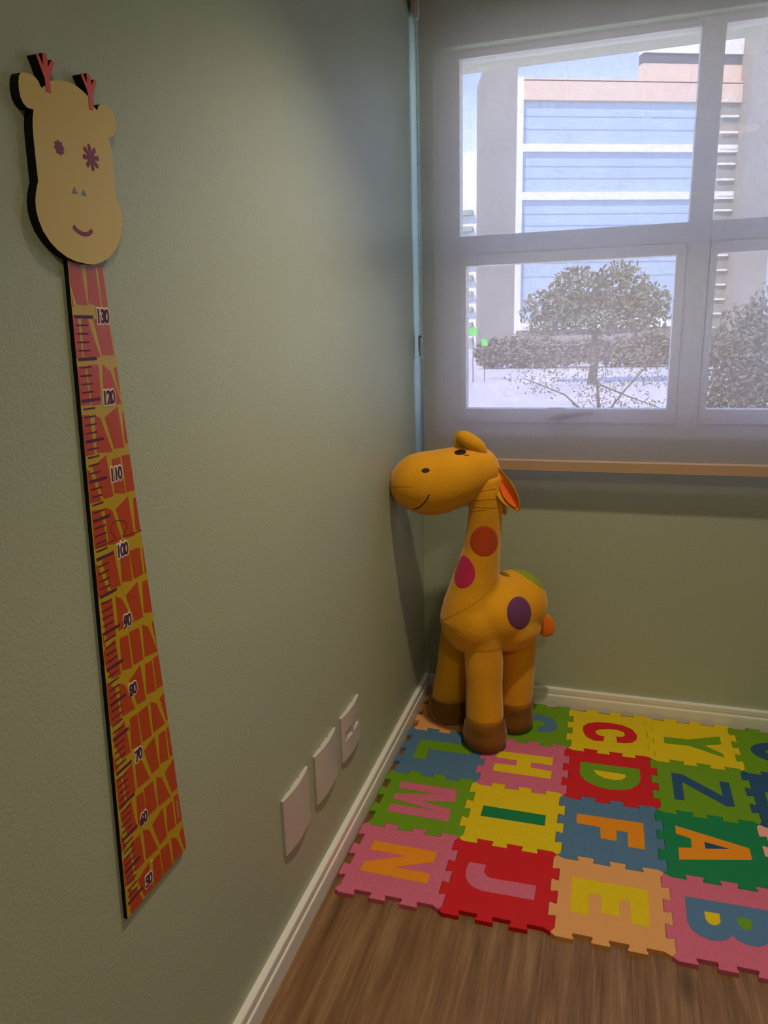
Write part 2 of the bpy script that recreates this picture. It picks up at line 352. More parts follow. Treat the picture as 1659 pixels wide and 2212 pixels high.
GIRAFFE_PATCHES=[[[-1699.4,1408],[-1692.5,1409.9],[-1680.6,1409],[-1676.6,1361.1],[-1694.9,1361.7],[-1702.4,1385.8],[-1703,1399.9]],[[-1670.1,1407.7],[-1654.3,1409.2],[-1651.8,1359.9],[-1673.5,1363.8]],[[-1648.7,1409.9],[-1640.5,1410.6],[-1638.3,1360.3],[-1648.2,1360]],[[-1702.6,1373],[-1700.9,1359],[-1703.8,1358.6]],[[-1705.5,1349.6],[-1696.8,1349.4],[-1696.7,1299.2],[-1707.4,1299.6]],[[-1690.2,1346.6],[-1679.2,1344.9],[-1663.4,1298.2],[-1693.5,1300.5]],[[-1668.6,1345.3],[-1639.6,1342.5],[-1636.4,1300.4],[-1659.3,1300.6]],[[-1709.1,1289],[-1694,1289.3],[-1693.4,1241.8],[-1710.5,1242.7]],[[-1690.4,1290.2],[-1669.3,1289.6],[-1672.2,1240.5],[-1690.1,1241]],[[-1661.4,1289.3],[-1647.5,1280.7],[-1632.1,1237.5],[-1666.1,1239.9]],[[-1639.4,1283.5],[-1634.4,1285.6],[-1632.8,1248.2]],[[-1711.1,1230.9],[-1696.8,1229.8],[-1696.4,1180.1],[-1712.7,1180.9]],[[-1687,1227.9],[-1677.2,1223.3],[-1661.7,1178.1],[-1691.4,1181.2]],[[-1668.6,1223.4],[-1641,1234.6],[-1637,1179.7],[-1657,1181.5]],[[-1632.4,1225.1],[-1629.8,1224.8],[-1627.6,1183.9],[-1633.9,1185.2]],[[-1713.5,1164],[-1709.3,1161.6],[-1694.1,1119.7],[-1715.1,1120.9]],[[-1702.7,1165.2],[-1675.3,1175.4],[-1670,1120.6],[-1688.8,1121.4]],[[-1664.7,1168.3],[-1648.3,1168.9],[-1644.6,1118.8],[-1666.8,1124]],[[-1643.6,1169.8],[-1625.9,1169],[-1622.4,1119.3],[-1642.2,1120.1]],[[-1714.4,1111.6],[-1697.9,1109.3],[-1692.4,1059.8],[-1717.1,1062.7]],[[-1690.3,1110.5],[-1675.7,1102.9],[-1662.1,1057.1],[-1689.9,1059.5]],[[-1668,1102.7],[-1640.5,1114.1],[-1635.8,1057.8],[-1656.3,1059.4]],[[-1629.9,1108.6],[-1619.1,1108.9],[-1618.3,1060.8],[-1632,1064.8]],[[-1719.2,1042.6],[-1716.5,1040.3],[-1701.7,999],[-1721.9,998.8]],[[-1707.4,1043.3],[-1682.8,1051.4],[-1676.1,999.5],[-1696.4,1000.9]],[[-1670.9,1035],[-1651.4,1036],[-1651.4,997.7],[-1673.2,1003.1]],[[-1650,1040.2],[-1627.7,1038.4],[-1626.3,998.9],[-1647.6,998.8]],[[-1621.7,1035],[-1617.4,1035.3],[-1616.1,998],[-1622,998.3]],[[-1718.4,990.8],[-1697.2,986.7],[-1697.4,935.1],[-1717,939.6]],[[-1689.6,988.6],[-1677.2,980.2],[-1657.9,940.3],[-1691.4,940]],[[-1668.6,982.2],[-1640.8,992.5],[-1636.8,938.5],[-1655.6,939.4]],[[-1630,988],[-1615.2,988.2],[-1614.1,938.3],[-1634.1,943.7]],[[-1723.4,951.4],[-1721.6,949.2],[-1720.4,929.5],[-1723.4,930.1]],[[-1725.1,925.5],[-1700.8,932.7],[-1697,880],[-1716.8,881.6],[-1725.4,907.9]],[[-1691.1,928.6],[-1673.6,927.2],[-1672.6,878.1],[-1694.4,883.9]],[[-1670.3,929.4],[-1648.4,927.6],[-1646.7,878.9],[-1668.6,879.6]],[[-1641.1,929],[-1628.3,920.6],[-1612.4,875.9],[-1642.7,879.9]],[[-1619.3,922.4],[-1613.1,924.1],[-1611.5,886.1]],[[-1727.3,881.6],[-1711.9,866.8],[-1708.4,818.9],[-1730.2,819.7]],[[-1703.6,869.1],[-1691.4,860.6],[-1676.6,817.4],[-1705.7,820.7]],[[-1682.2,862.6],[-1655.1,873.6],[-1651.5,817.7],[-1670.7,820.7]],[[-1644.5,869.5],[-1628.1,868.2],[-1626.5,819.7],[-1648.2,824.3]],[[-1625.1,869.9],[-1610.8,869.5],[-1609,819.7],[-1623.6,820.8]],[[-1727.8,801.3],[-1702,812.1],[-1696.5,761.1],[-1716.1,762.2],[-1726.5,789.2]],[[-1690.4,809],[-1673.7,808.3],[-1672.3,757.8],[-1694,763.9]],[[-1671.2,807.8],[-1649.2,808],[-1647.1,758.8],[-1668.8,760.1]],[[-1641.6,809.1],[-1629,800.8],[-1613.8,758.7],[-1643.3,760.7]],[[-1619.6,803.8],[-1607.6,806.5],[-1605.7,760.6],[-1609.2,760.7]],[[-1732.2,777.5],[-1725.2,753.5],[-1732.9,751]],[[-1732.7,740.6],[-1722.8,740.1],[-1720.2,693.1],[-1734,692.9]],[[-1719.6,738],[-1697.2,743.3],[-1695.9,700.4],[-1716.6,695.2]],[[-1690.7,736.2],[-1676.1,735.6],[-1662.4,697.9],[-1691.4,700.5]],[[-1668.1,746.2],[-1641.8,753.3],[-1638.1,700.9],[-1657,701.6]],[[-1631.6,750.5],[-1614.9,748.9],[-1614.4,699.1],[-1635.5,704.8]],[[-1611.7,749.5],[-1604.5,749.8],[-1602.5,700.1],[-1610.1,701.4]],[[-1733.3,684.9],[-1708.3,692.6],[-1702.7,642.6],[-1723.4,644.6]],[[-1696.6,690],[-1680.9,688.4],[-1679.6,642.6],[-1699.5,645]],[[-1677.8,690.6],[-1656.7,689.5],[-1653,643.2],[-1679.3,644]],[[-1648.1,690.3],[-1635.9,682.1],[-1619.5,638.5],[-1650.2,642.1]],[[-1626.7,683.9],[-1602.5,692.6],[-1599.8,640.5],[-1615.1,641.4]],[[-1737.5,659],[-1728.7,633.1],[-1738.6,631.4]],[[-1739.3,619.5],[-1723.8,617.5],[-1721.8,572.2],[-1741.3,578]],[[-1719,632],[-1698.6,629.3],[-1696,582.1],[-1716.6,582.4]],[[-1690.5,631.2],[-1677.2,622.3],[-1662.8,579.3],[-1691.3,582.4]],[[-1669.1,624.5],[-1641.3,634.3],[-1638.9,581.4],[-1657.3,581.8]],[[-1632.3,628.8],[-1616.7,629],[-1615,582.5],[-1635.4,586.4]],[[-1611.9,632.4],[-1600.3,631.4],[-1596.9,581.6],[-1611.2,582.4]],[[-1735.9,567.9],[-1718,555.2],[-1709.1,527.1],[-1736.9,528.5],[-1736.5,545.9]],[[-1714.9,566.5],[-1686.9,573.2],[-1683.1,528.4],[-1704.7,529.6]],[[-1677.8,570.2],[-1660.9,568.6],[-1658.2,528.2],[-1680.7,528.1]],[[-1657.8,572],[-1636.5,569.3],[-1633.1,527.8],[-1656.4,528.4]],[[-1629.1,571.5],[-1616.4,563.1],[-1603.9,527.8],[-1628.9,528.9]],[[-1607,565.4],[-1596.2,568.8],[-1593.7,528.8],[-1598.8,528.3]]]
# ================================================================== THE ROOM
RX, FY, CZ = 3.2, -4.0, 2.56
bm = bmesh.new(); box(bm, -0.12, RX+0.12, FY-0.12, 0.14, -0.10, 0.0); struct('floor', bm, M_floor)
bm = bmesh.new(); box(bm, -0.12, RX+0.12, FY-0.12, 0.14, CZ, CZ+0.12); struct('ceiling', bm, M_ceil)
bm = bmesh.new(); box(bm, -0.12, 0.0, FY, 0.0, 0.0, CZ); struct('wall_left', bm, M_wall)
bm = bmesh.new(); box(bm, RX, RX+0.12, FY, 0.0, 0.0, CZ); struct('wall_right', bm, M_plainwall)
bm = bmesh.new(); box(bm, -0.12, RX+0.12, FY-0.12, FY, 0.0, CZ); struct('wall_front', bm, M_plainwall)
# back wall with the window opening
OX0, OX1, OZ0, OZ1 = 0.052, 1.68, 0.972, 2.163
bm = bmesh.new()
box(bm, -0.12, OX0, 0.0, 0.14, 0.0, CZ); box(bm, OX1, RX+0.12, 0.0, 0.14, 0.0, CZ)
box(bm, OX0, OX1, 0.0, 0.14, 0.0, OZ0); box(bm, OX0, OX1, 0.0, 0.14, OZ1, CZ)
bmesh.ops.remove_doubles(bm, verts=bm.verts[:], dist=1e-5)
struct('wall_back', bm, M_wall)
# the rough concrete lintel over the outside of the window
bm = bmesh.new(); box(bm, -0.6, 2.6, 0.14, 0.30, 2.176, 2.75); struct('trim_1', bm, M_concrete)

PROFILE = [(0, 0), (0.0175, 0), (0.0175, 0.043), (0.0165, 0.0465), (0.0138, 0.0475), (0.0138, 0.0545), (0.0148, 0.0555), (0.0148, 0.0690), (0.0135, 0.0715), (0, 0.0715)]
def baseboard(name, to3, l0, l1):
    bm = bmesh.new()
    loft(bm, [[to3(l, d, z) for d, z in PROFILE] for l in (l0, l1)]); struct(name, bm, M_base)
baseboard('baseboard_left', lambda l, d, z: (d, l, z), FY, 0.0)
baseboard('baseboard_back', lambda l, d, z: (l, -d, z), 0.0175, RX)

# ------------------------------------------------------------------ window
win = bpy.data.objects.new('window_1', None); COL.objects.link(win); win['kind'] = 'structure'; win.location = (OX0, 0.07, OZ0)
def wpart(name, boxes, m):
    bm = bmesh.new()
    for b in boxes: box(bm, *[c-o for c, o in zip(b, (OX0, OX0, 0.07, 0.07, OZ0, OZ0))])
    return obj(name, bm, m, win)
F0, F1 = 0.045, 0.10                    # front and back of the frame
wpart('frame', [(OX0, 0.125, F0, F1, OZ0, OZ1), (1.60, OX1, F0, F1, OZ0, OZ1), (0.125, 1.60, F0, F1, OZ0, 1.012), (0.125, 1.60, F0, F1, 2.141, OZ1)], M_frame)
wpart('mullion', [(0.824, 0.888, F0, F1, 1.012, 2.141)], M_frame)
wpart('transom', [(0.125, 0.824, F0, F1, 1.562, 1.620), (0.888, 1.60, F0, F1, 1.562, 1.620)], M_frame)
def sash(x0, x1, g0, g1):
    z0, z1, gz0, gz1 = 1.014, 1.560, 1.060, 1.527
    return wpart('sash', [(x0, g0, F0-0.008, F1-0.01, z0, z1), (g1, x1, F0-0.008, F1-0.01, z0, z1), (g0, g1, F0-0.008, F1-0.01, z0, gz0), (g0, g1, F0-0.008, F1-0.01, gz1, z1)], M_frame)
sash(0.127, 0.822, 0.147, 0.795); sash(0.890, 1.598, 0.909, 1.578)
for g in ((0.125, 0.824, 0.070, 0.075, 1.620, 2.141), (0.888, 1.60, 0.070, 0.075, 1.620, 2.141), (0.147, 0.795, 0.066, 0.071, 1.060, 1.527), (0.909, 1.578, 0.066, 0.071, 1.060, 1.527)):
    wpart('glass_pane', [g], M_glass)
hd = wpart('handle', [(0.425, 0.480, 0.018, 0.037, 1.034, 1.066)], M_frame)
bm = bmesh.new()
q = Vector((OX0, 0.07, OZ0))
loft(bm, [ring(Vector(c)-q, Vector((0, 0, 1))*h, Vector((0, 1, 0))*0.008, 14) for c, h in (((0.440, 0.010, 1.036), 0.006), ((0.455, 0.006, 1.037), 0.010), ((0.51, 0.002, 1.044), 0.008), ((0.565, -0.002, 1.052), 0.007), ((0.572, -0.002, 1.053), 0.004))])
lv = obj('lever', bm, M_grey, hd, True)

# ------------------------------------------------------------------ roller blind
BX0, BX1, BY = 0.0275, 1.74, -0.075
rb = thing('roller_blind', 'sheer beige roller blind lowered over the whole window', 'blind', (BX0, BY, 2.285))
def rel(o, p): return tuple(a-b for a, b in zip(p, o))
bo = (BX0, BY, 2.285)
bm = bmesh.new()
NZ = 30
g = [[bm.verts.new(rel(bo, (BX0+(BX1-BX0)*i/12, BY+0.0006*math.sin(7*z*2+i), z))) for i in range(13)] for z in [0.889+(2.285-0.889)*k/NZ for k in range(NZ+1)]]
for k in range(NZ):
    for i in range(12): bm.faces.new([g[k][i], g[k][i+1], g[k+1][i+1], g[k+1][i]])
obj('fabric', bm, M_blind, rb, True, recalc=False)
bm = bmesh.new(); tube(bm, [rel(bo, (BX0, BY+0.022, 2.285)), rel(bo, (BX1, BY+0.022, 2.285))], 0.0225, 28)
M_roll = mat('rolled_fabric', (0.34, 0.31, 0.26, 1), 0.9, 0.1)
obj('roller_tube', bm, M_roll, rb, True)
bm = bmesh.new()
pr = [(-0.013, 0.874), (-0.013, 0.905), (-0.008, 0.9085), (0.006, 0.9085), (0.008, 0.904), (0.008, 0.874), (0.006, 0.8725), (-0.011, 0.8725)]
loft(bm, [[rel(bo, (x, BY+d, z)) for d, z in pr] for x in (BX0-0.001, BX1+0.001)])
obj('bottom_rail', bm, M_rail, rb)
# bracket cover at the left end
bm = bmesh.new()
outline = [(-0.030+0.034*math.cos(a)+0.045, 2.272+0.050*math.sin(a)) for a in [2*PI*i/26 for i in range(26)]]
prism(bm, [(y-0.02, z) for y, z in outline], lambda u, v, h: rel(bo, (h, BY+u, v)), 0.012, 0.0255, bevel=0.003)
bkt = obj('bracket', bm, M_bracket, rb)
bm = bmesh.new(); box(bm, *[c-o for c, o in zip((0.0, 0.012, -0.09, 0.0, 2.27, 2.31), (BX0, BX0, BY, BY, 2.285, 2.285))]); obj('mounting_foot', bm, M_bracket, rb)
# bead chain: two strands round the drive wheel and through the tensioner
bm = bmesh.new()
def bead(c):
    bmesh.ops.create_icosphere(bm, subdivisions=1, radius=0.0021, matrix=Matrix.Translation(rel(bo, c)))
for strand in (0, 1):
    y0, y1 = ((-0.085, -0.082), (-0.071, -0.076))[strand]
    for k in range(156):
        t = k/155
        bead((0.0195-0.001*t, y0+(y1-y0)*t, 2.236-(2.236-1.312)*t))
for (ya, yb) in ((-0.085, -0.082), (-0.071, -0.076)):
    tube(bm, [rel(bo, (0.0195, ya, 2.236)), rel(bo, (0.0185, yb, 1.312))], 0.0006, 5)
obj('bead_chain', bm, M_chain, rb, True)
bm = bmesh.new(); box(bm, *[c-o for c, o in zip((0.0135, 0.0225, -0.088, -0.070, 1.285, 1.310), (BX0, BX0, BY, BY, 2.285, 2.285))])
tw = obj('tensioner', bm, mat('tensioner_plastic', (0.35, 0.31, 0.24, 1), 0.4, 0.5), rb)
bm = bmesh.new(); tube(bm, [rel(bo, (0.0225, -0.087, 1.3045)), rel(bo, (0.024, -0.0895, 1.3045))], 0.0032, 12); obj('wheel', bm, M_grey, tw)
bm = bmesh.new()
loft(bm, [[rel(bo, (0.0155+dx+a, -0.079+b, z)) for a, b in ((-0.003, -0.005), (0.0035, -0.005), (0.0035, 0.005), (-0.003, 0.005))] for z, dx in ((1.286, 0.0), (1.26, 0.0012), (1.244, 0.003))])
obj('blade', bm, mat('grey_clear_plastic', (0.30, 0.30, 0.29, 1), 0.15, 0.6), tw)
bm = bmesh.new(); box(bm, *[c-o for c, o in zip((0.0, 0.0265, -0.086, -0.072, 1.2405, 1.2425), (BX0, BX0, BY, BY, 2.285, 2.285))]); obj('wall_clip', bm, M_chain, tw)

# ------------------------------------------------------------------ wall plates
def wall_plate(label, y0, y1, z0, z1, slots=False):
    t = thing('wall_plate', label, 'wall plate', (0, (y0+y1)/2, (z0+z1)/2), 'white cover plates low on the left wall')
    o = t.location
    bm = bmesh.new(); n = 16; w = y1-y0; h = z1-z0
    prof = [(-w/2, 0.0045)]+[(-w/2+w*i/n, 0.006+0.0062*(1-(2*i/n-1)**2)) for i in range(n+1)]+[(w/2, 0.0045)]
    holes = [(-0.052, -0.004), (0.004, 0.052)] if slots else []
    zr = [-h/2, -0.010, 0.016, h/2]
    ys = sorted(set([p[0] for p in prof[1:-1]]+[y for q in holes for y in q]))
    dep = lambda y: 0.006+0.0062*(1-(2*y/w)**2)
    # front skin, with the two openings left out where there are any
    V = {}
    def vv(y, z, d):
        k = (round(y, 6), round(z, 6), round(d, 6))
        if k not in V: V[k] = bm.verts.new((d, y, z))
        return V[k]
    for a, b in zip(ys[:-1], ys[1:]):
        for c, e in zip(zr[:-1], zr[1:]):
            if c == zr[1] and any(q[0]-1e-6 <= a and b <= q[1]+1e-6 for q in holes):
                for zz in (c, e):
                    bm.faces.new([vv(a, zz, dep(a)), vv(b, zz, dep(b)), vv(b, zz, 0.0035), vv(a, zz, 0.0035)])
                bm.faces.new([vv(a, c, 0.0035), vv(b, c, 0.0035), vv(b, e, 0.0035), vv(a, e, 0.0035)])
                for yy in (a, b):
                    if any(abs(yy-q0) < 1e-6 for q in holes for q0 in q):
                        bm.faces.new([vv(yy, c, dep(yy)), vv(yy, e, dep(yy)), vv(yy, e, 0.0035), vv(yy, c, 0.0035)])
                continue
            bm.faces.new([vv(a, c, dep(a)), vv(b, c, dep(b)), vv(b, e, dep(b)), vv(a, e, dep(a))])
    for zz in (zr[0], zr[-1]):
        for a, b in zip(ys[:-1], ys[1:]): bm.faces.new([vv(a, zz, dep(a)), vv(b, zz, dep(b)), vv(b, zz, 0.0), vv(a, zz, 0.0)])
    for yy in (ys[0], ys[-1]):
        for c, e in zip(zr[:-1], zr[1:]): bm.faces.new([vv(yy, c, dep(yy)), vv(yy, e, dep(yy)), vv(yy, e, 0.0), vv(yy, c, 0.0)])
    bm.faces.new([vv(y, z, 0.0) for y, z in ((ys[0], zr[0]), (ys[-1], zr[0]), (ys[-1], zr[-1]), (ys[0], zr[-1]))])
    obj('cover', bm, M_plate, t)
    for yy in (-0.026, 0.022):
        bm = bmesh.new(); box(bm, 0.0, 0.0022, yy, yy+0.004, h/2-0.002, h/2+0.0004); obj('clip_notch_shade', bm, M_notch_shade, t)  # dark colour paints the shade inside the small clip notches
    if slots:
        for q in holes:
            bm = bmesh.new(); box(bm, 0.0035, 0.0075, q[0]+0.004, q[1]-0.030+0.004, -0.006, 0.006); obj('socket', bm, M_plate, t)
    return t
wall_plate('blank white wall plate nearest the camera, above the left baseboard', -1.247, -1.114, 0.239, 0.372)
wall_plate('blank white wall plate in the middle of the row of three', -1.073, -0.937, 0.242, 0.370)
wall_plate('white wall plate with two socket openings, nearest the room corner', -0.897, -0.762, 0.245, 0.371, True)
# ================================================================== GROWTH CHART on the left wall
M_chartface = mat('chart_face_yellow', (0.62, 0.47, 0.13, 1), 0.45, 0.4)
M_chartneck = mat('chart_neck_yellow', (0.50, 0.34, 0.012, 1), 0.36, 0.5)
M_chartside = mat('chart_black_edge', (0.004, 0.004, 0.004, 1), 0.6, 0.2)
M_patch = mat('chart_orange_patch', (0.48, 0.054, 0.012, 1), 0.36, 0.5)
M_horn = mat('chart_coral_horn', (0.66, 0.085, 0.05, 1), 0.4, 0.4)
M_purple = mat('chart_purple_print', (0.085, 0.022, 0.065, 1), 0.5, 0.3)
M_plum = mat('chart_plum_print', (0.22, 0.045, 0.10, 1), 0.5, 0.3)
M_bluegrey = mat('chart_blue_print', (0.17, 0.23, 0.29, 1), 0.5, 0.3)
M_cream = mat('chart_cream_outline', (0.78, 0.70, 0.60, 1), 0.5, 0.3)
CO = Vector((0.0, -1.67, 0.527))
gc = thing('growth_chart', 'tall wall growth chart shaped like a giraffe with orange patches and height numbers', 'growth chart', CO)
def onwall(u, v, h): return (h-CO.x, u-CO.y, v-CO.z)         # u = y, v = z, h = how far off the wall
mm = lambda P: [(a/1000, b/1000) for a, b in P]
NL = lambda z: -1.7453+(z-0.527)*(-1.7024+1.7453)/(1.411-0.527)      # left and right edge of the tapering neck
NR = lambda z: -1.5936+(z-0.527)*(-1.6392+1.5936)/(1.411-0.527)
NECK_T, HEAD_T = 0.0062, 0.0118
bm = bmesh.new()
prism(bm, [(NL(0.527), 0.527), (NR(0.527), 0.527), (NR(1.44), 1.44), (NL(1.44), 1.44)], onwall, 0.0, NECK_T, 0, 1)
for P in GIRAFFE_PATCHES:                                            # the printed hide pattern
    pts = [(min(max(y, NL(z)+0.0004), NR(z)-0.0004), z) for y, z in mm(P)]
    pts = [(y, max(z, 0.5275)) for y, z in pts]
    clean = [pts[0]]
    for q in pts[1:]:
        if (Vector(q)-Vector(clean[-1])).length > 0.0004: clean.append(q)
    if abs(area2(clean)) > 1e-6: prism(bm, clean, onwall, NECK_T-0.0004, NECK_T+0.00025, 2, 2)
obj('neck_board', bm, [M_chartneck, M_chartside, M_patch], gc)
# tick marks
bm = bmesh.new()
for h in range(50, 131):
    z = h/100+0.0475; y0 = -1.7025-0.0471*(1.30-h/100)
    big = h % 5 == 0
    a, t = (0.0335, 0.0019) if big else (0.0212, 0.00095)
    y1 = y0 if big else y0+0.0012
    prism(bm, [(y1, z-t), (y1+a, z-t), (y1+a, z+t), (y1, z+t)], onwall, NECK_T, NECK_T+0.0005)
obj('tick_scale', bm, M_purple, gc)
def text_mesh(bm, s, y, z, size, off, squeeze, shear, h0, h1, mi=0, rot=0.0):
    cu = bpy.data.curves.new('t', 'FONT'); cu.body = s; cu.size = size; cu.align_x = 'CENTER'; cu.align_y = 'CENTER'
    cu.offset = off; cu.shear = shear; cu.extrude = 0.5; cu.space_character = 0.93; cu.resolution_u = 4
    o = bpy.data.objects.new('t', cu); COL.objects.link(o)
    dg = bpy.context.evaluated_depsgraph_get(); dg.update()
    me = bpy.data.meshes.new_from_object(o.evaluated_get(dg))
    base = len(bm.verts); vs = []
    cr, sr = math.cos(rot), math.sin(rot)
    for v in me.vertices:
        a, b = v.co.x*squeeze, v.co.y
        vs.append(bm.verts.new(onwall(y+a*cr-b*sr, z+a*sr+b*cr, h0 if v.co.z < 0 else h1)))
    for p in me.polygons:
        try: bm.faces.new([vs[i] for i in p.vertices]).material_index = mi
        except ValueError: pass
    bpy.data.objects.remove(o); bpy.data.curves.remove(cu); bpy.data.meshes.remove(me)
NUMS = [(130, -1.6513, 1.3478), (120, -1.6574, 1.2471), (110, -1.6605, 1.1476), (100, -1.6656, 1.0450), (90, -1.6719, 0.9463), (80, -1.6774, 0.8466), (70, -1.6819, 0.7471), (60, -1.6869, 0.6478), (50, -1.6921, 0.5476)]
for n, y, z in NUMS:
    bm = bmesh.new()
    text_mesh(bm, str(n), y, z, 0.0235, 0.0029, 0.74, 0.08, NECK_T, NECK_T+0.0006, 0)
    text_mesh(bm, str(n), y, z, 0.0235, 0.0008, 0.74, 0.08, NECK_T+0.0003, NECK_T+0.0010, 1)
    obj('height_number', bm, [M_cream, M_purple], gc, recalc=False)
# jigsaw joint between the two boards, and two chips in the paint
bm = bmesh.new()
J = spline([(0, -1.6197, 1.0608), (0, -1.6574, 1.0625), (0, -1.6577, 1.0664), (0, -1.6505, 1.0733), (0, -1.6520, 1.0806), (0, -1.6617, 1.0861), (0, -1.6735, 1.0867), (0, -1.6820, 1.0824), (0, -1.6832, 1.0759), (0, -1.6769, 1.0674), (0, -1.6790, 1.0632), (0, -1.7160, 1.0627)], 6)
tube(bm, [onwall(p.y, p.z, NECK_T) for p in J], 0.00055, 6)
obj('joint_seam', bm, M_chartside, gc)
for y, z, r in ((-1.6668, 1.0576, 0.0036), (-1.6801, 0.5711, 0.0024)):
    bm = bmesh.new()
    prism(bm, [(y+r*(0.7+0.5*random.random())*math.cos(a), z+0.7*r*(0.7+0.5*random.random())*math.sin(a)) for a in [2*PI*i/11 for i in range(11)]], onwall, NECK_T-0.0002, NECK_T+0.0004)
    obj('paint_chip', bm, M_cream, gc)
# the tiny line of print near the lower right edge, too small to read
bm = bmesh.new()
for k in range(13):
    z = 0.6205-k*0.0023; y = -1.6064+(0.6205-z)*0.05
    for d in (-0.0012, 0.0, 0.0012):
        if random.random() < 0.75: prism(bm, [(y+d-0.0004, z-0.0008), (y+d+0.0006, z-0.0008), (y+d+0.0006, z-0.0001), (y+d-0.0004, z-0.0001)], onwall, NECK_T, NECK_T+0.0004)
obj('maker_mark', bm, M_cream, gc)
bm = bmesh.new(); prism(bm, mm(HEAD_OUTLINE), onwall, 0.0, HEAD_T, 0, 1)
hb = obj('head_board', bm, [M_chartface, M_chartside], gc)
for H in (HORN_A, HORN_B):
    bm = bmesh.new(); prism(bm, mm(H), onwall, 0.0, HEAD_T+0.0005, 0, 1); obj('horn', bm, [M_horn, M_chartside], gc)
def star(cy, cz, ro, ri, n, arm):
    """a burst of n round-ended arms"""
    pts = []
    for k in range(n):
        a = PI/2+2*PI*k/n+0.12; d = Vector((math.cos(a), math.sin(a))); s = Vector((-d.y, d.x))
        for q in (d*ri-s*arm*0.75, d*(ro-arm)-s*arm, d*(ro-arm*0.3)-s*arm*0.7, d*ro, d*(ro-arm*0.3)+s*arm*0.7, d*(ro-arm)+s*arm, d*ri+s*arm*0.75):
            pts.append((cy+q.x, cz+q.y))
    return pts
bm = bmesh.new(); prism(bm, star(-1.7000, 1.5328, 0.0083, 0.0066, 8, 0.0016), onwall, HEAD_T, HEAD_T+0.0004); obj('eye', bm, M_plum, hb)
bm = bmesh.new(); prism(bm, star(-1.6457, 1.5333, 0.0150, 0.0062, 8, 0.0028), onwall, HEAD_T, HEAD_T+0.0004); obj('eye', bm, M_plum, hb)
for P in ([(-1.682, 1.495), (-1.6874, 1.4869), (-1.678, 1.4878)], [(-1.6664, 1.4948), (-1.6713, 1.4875), (-1.6619, 1.4876)]):
    bm = bmesh.new(); prism(bm, P, onwall, HEAD_T, HEAD_T+0.0004); obj('nostril', bm, M_bluegrey, hb)
bm = bmesh.new()
C_ = spline([(0, -1.6923, 1.4502), (0, -1.6852, 1.4455), (0, -1.6756, 1.4433), (0, -1.6664, 1.4447), (0, -1.6587, 1.4493)], 6)
upp, low = [], []
for i, p in enumerate(C_):
    t = (C_[min(i+1, len(C_)-1)]-C_[max(i-1, 0)]).normalized(); nrm = Vector((0, -t.z, t.y)); w = 0.0024*(1 if 0 < i < len(C_)-1 else 0.5)
    upp.append((p.y+nrm.y*w, p.z+nrm.z*w)); low.append((p.y-nrm.y*w, p.z-nrm.z*w))
prism(bm, low+upp[::-1], onwall, HEAD_T, HEAD_T+0.0004); obj('mouth', bm, M_plum, hb)

# ================================================================== FOAM LETTER TILES
TS, TX, TY, TA, TZ, TD = 0.2560, 0.0283, -0.0388, 0.0067, 0.0120, 0.0088
FOAM = {}
def foam(name, c, kind):
    b = {'rib': ('rib', 64.0, 0.7), 'hatch': ('hatch', 110.0, 0.6), 'zigzag': ('zigzag', 46.0, 0.8), 'grain': ('noise', 700, 0.25)}[kind]
    return mat('foam_'+name+'_'+kind, c, 0.75, 0.25, b)
PINK, BLUE, LIME, YEL, RED, PEACH, ORANGE, DGREEN, DBLUE, PALE = (0.66, 0.15, 0.26, 1), (0.080, 0.185, 0.335, 1), (0.135, 0.30, 0.008, 1), (0.70, 0.52, 0.006, 1), (0.56, 0.010, 0.016, 1), (0.70, 0.34, 0.12, 1), (0.75, 0.26, 0.008, 1), (0.005, 0.20, 0.072, 1), (0.02, 0.075, 0.18, 1), (0.78, 0.38, 0.33, 1)
def tile_outline():
    B = [0.195, 0.35, 0.5, 0.65, 0.805]; u = 0.0011; k = 0.0155
    corners = [Vector((0, -TS)), Vector((TS, -TS)), Vector((TS, 0)), Vector((0, 0))]
    pts = []
    for i in range(4):
        a, b = corners[i], corners[(i+1) % 4]; d = (b-a).normalized(); n = Vector((d.y, -d.x))
        P = lambda t, h: pts.append(tuple(a+d*t+n*h))
        P(0, 0); P(k*0.75, TD)
        for j, f in enumerate(B):
            t = f*TS
            if j % 2 == 0: P(t+u, TD); P(t+u, 0.0012); P(t-u, -0.0012); P(t-u, -TD)
            else: P(t+u, -TD); P(t+u, -0.0012); P(t-u, 0.0012); P(t-u, TD)
        P(TS-k, -TD)
    return pts
OUT = inset(tile_outline(), 0.00035)
TILE_ME = None
def foam_tile(i, j, body, kind, label, letter=None, lcol=None, lkind='grain', inner=()):
    o = Vector((TX+math.cos(TA)*i*TS+math.sin(TA)*j*TS, TY+math.sin(TA)*i*TS-math.cos(TA)*j*TS, 0))
    t = thing('foam_tile', label, 'foam mat tile', o, 'interlocking alphabet foam tiles on the floor'); t.rotation_euler = (0, 0, TA)
    loc = lambda u, v, h: (u, v, h)
    bm = bmesh.new(); prism(bm, OUT, loc, 0.0, TZ, 0, 0, 0.0007)
    obj('mat_base', bm, foam(*body, kind), t)
    if letter:
        bm = bmesh.new(); prism(bm, mm(letter), loc, 0.004, TZ+0.0007, 0, 0, 0.0005)
        l = obj('letter', bm, foam(*lcol, lkind), t)
        for P, c in inner:
            bm = bmesh.new(); prism(bm, mm(P), loc, 0.004, TZ+0.0010, 0, 0, 0.0004); obj('letter_centre', bm, foam(*c, 'rib' if c[0] == 'deepblue' else 'grain'), l)
    return t
c_ = dict(pink=('pink', PINK), blue=('blue', BLUE), lime=('lime', LIME), yellow=('yellow', YEL), red=('red', RED), peach=('peach', PEACH), orange=('orange', ORANGE), dgreen=('green', DGREEN), dblue=('deepblue', DBLUE), pale=('palepink', PALE))
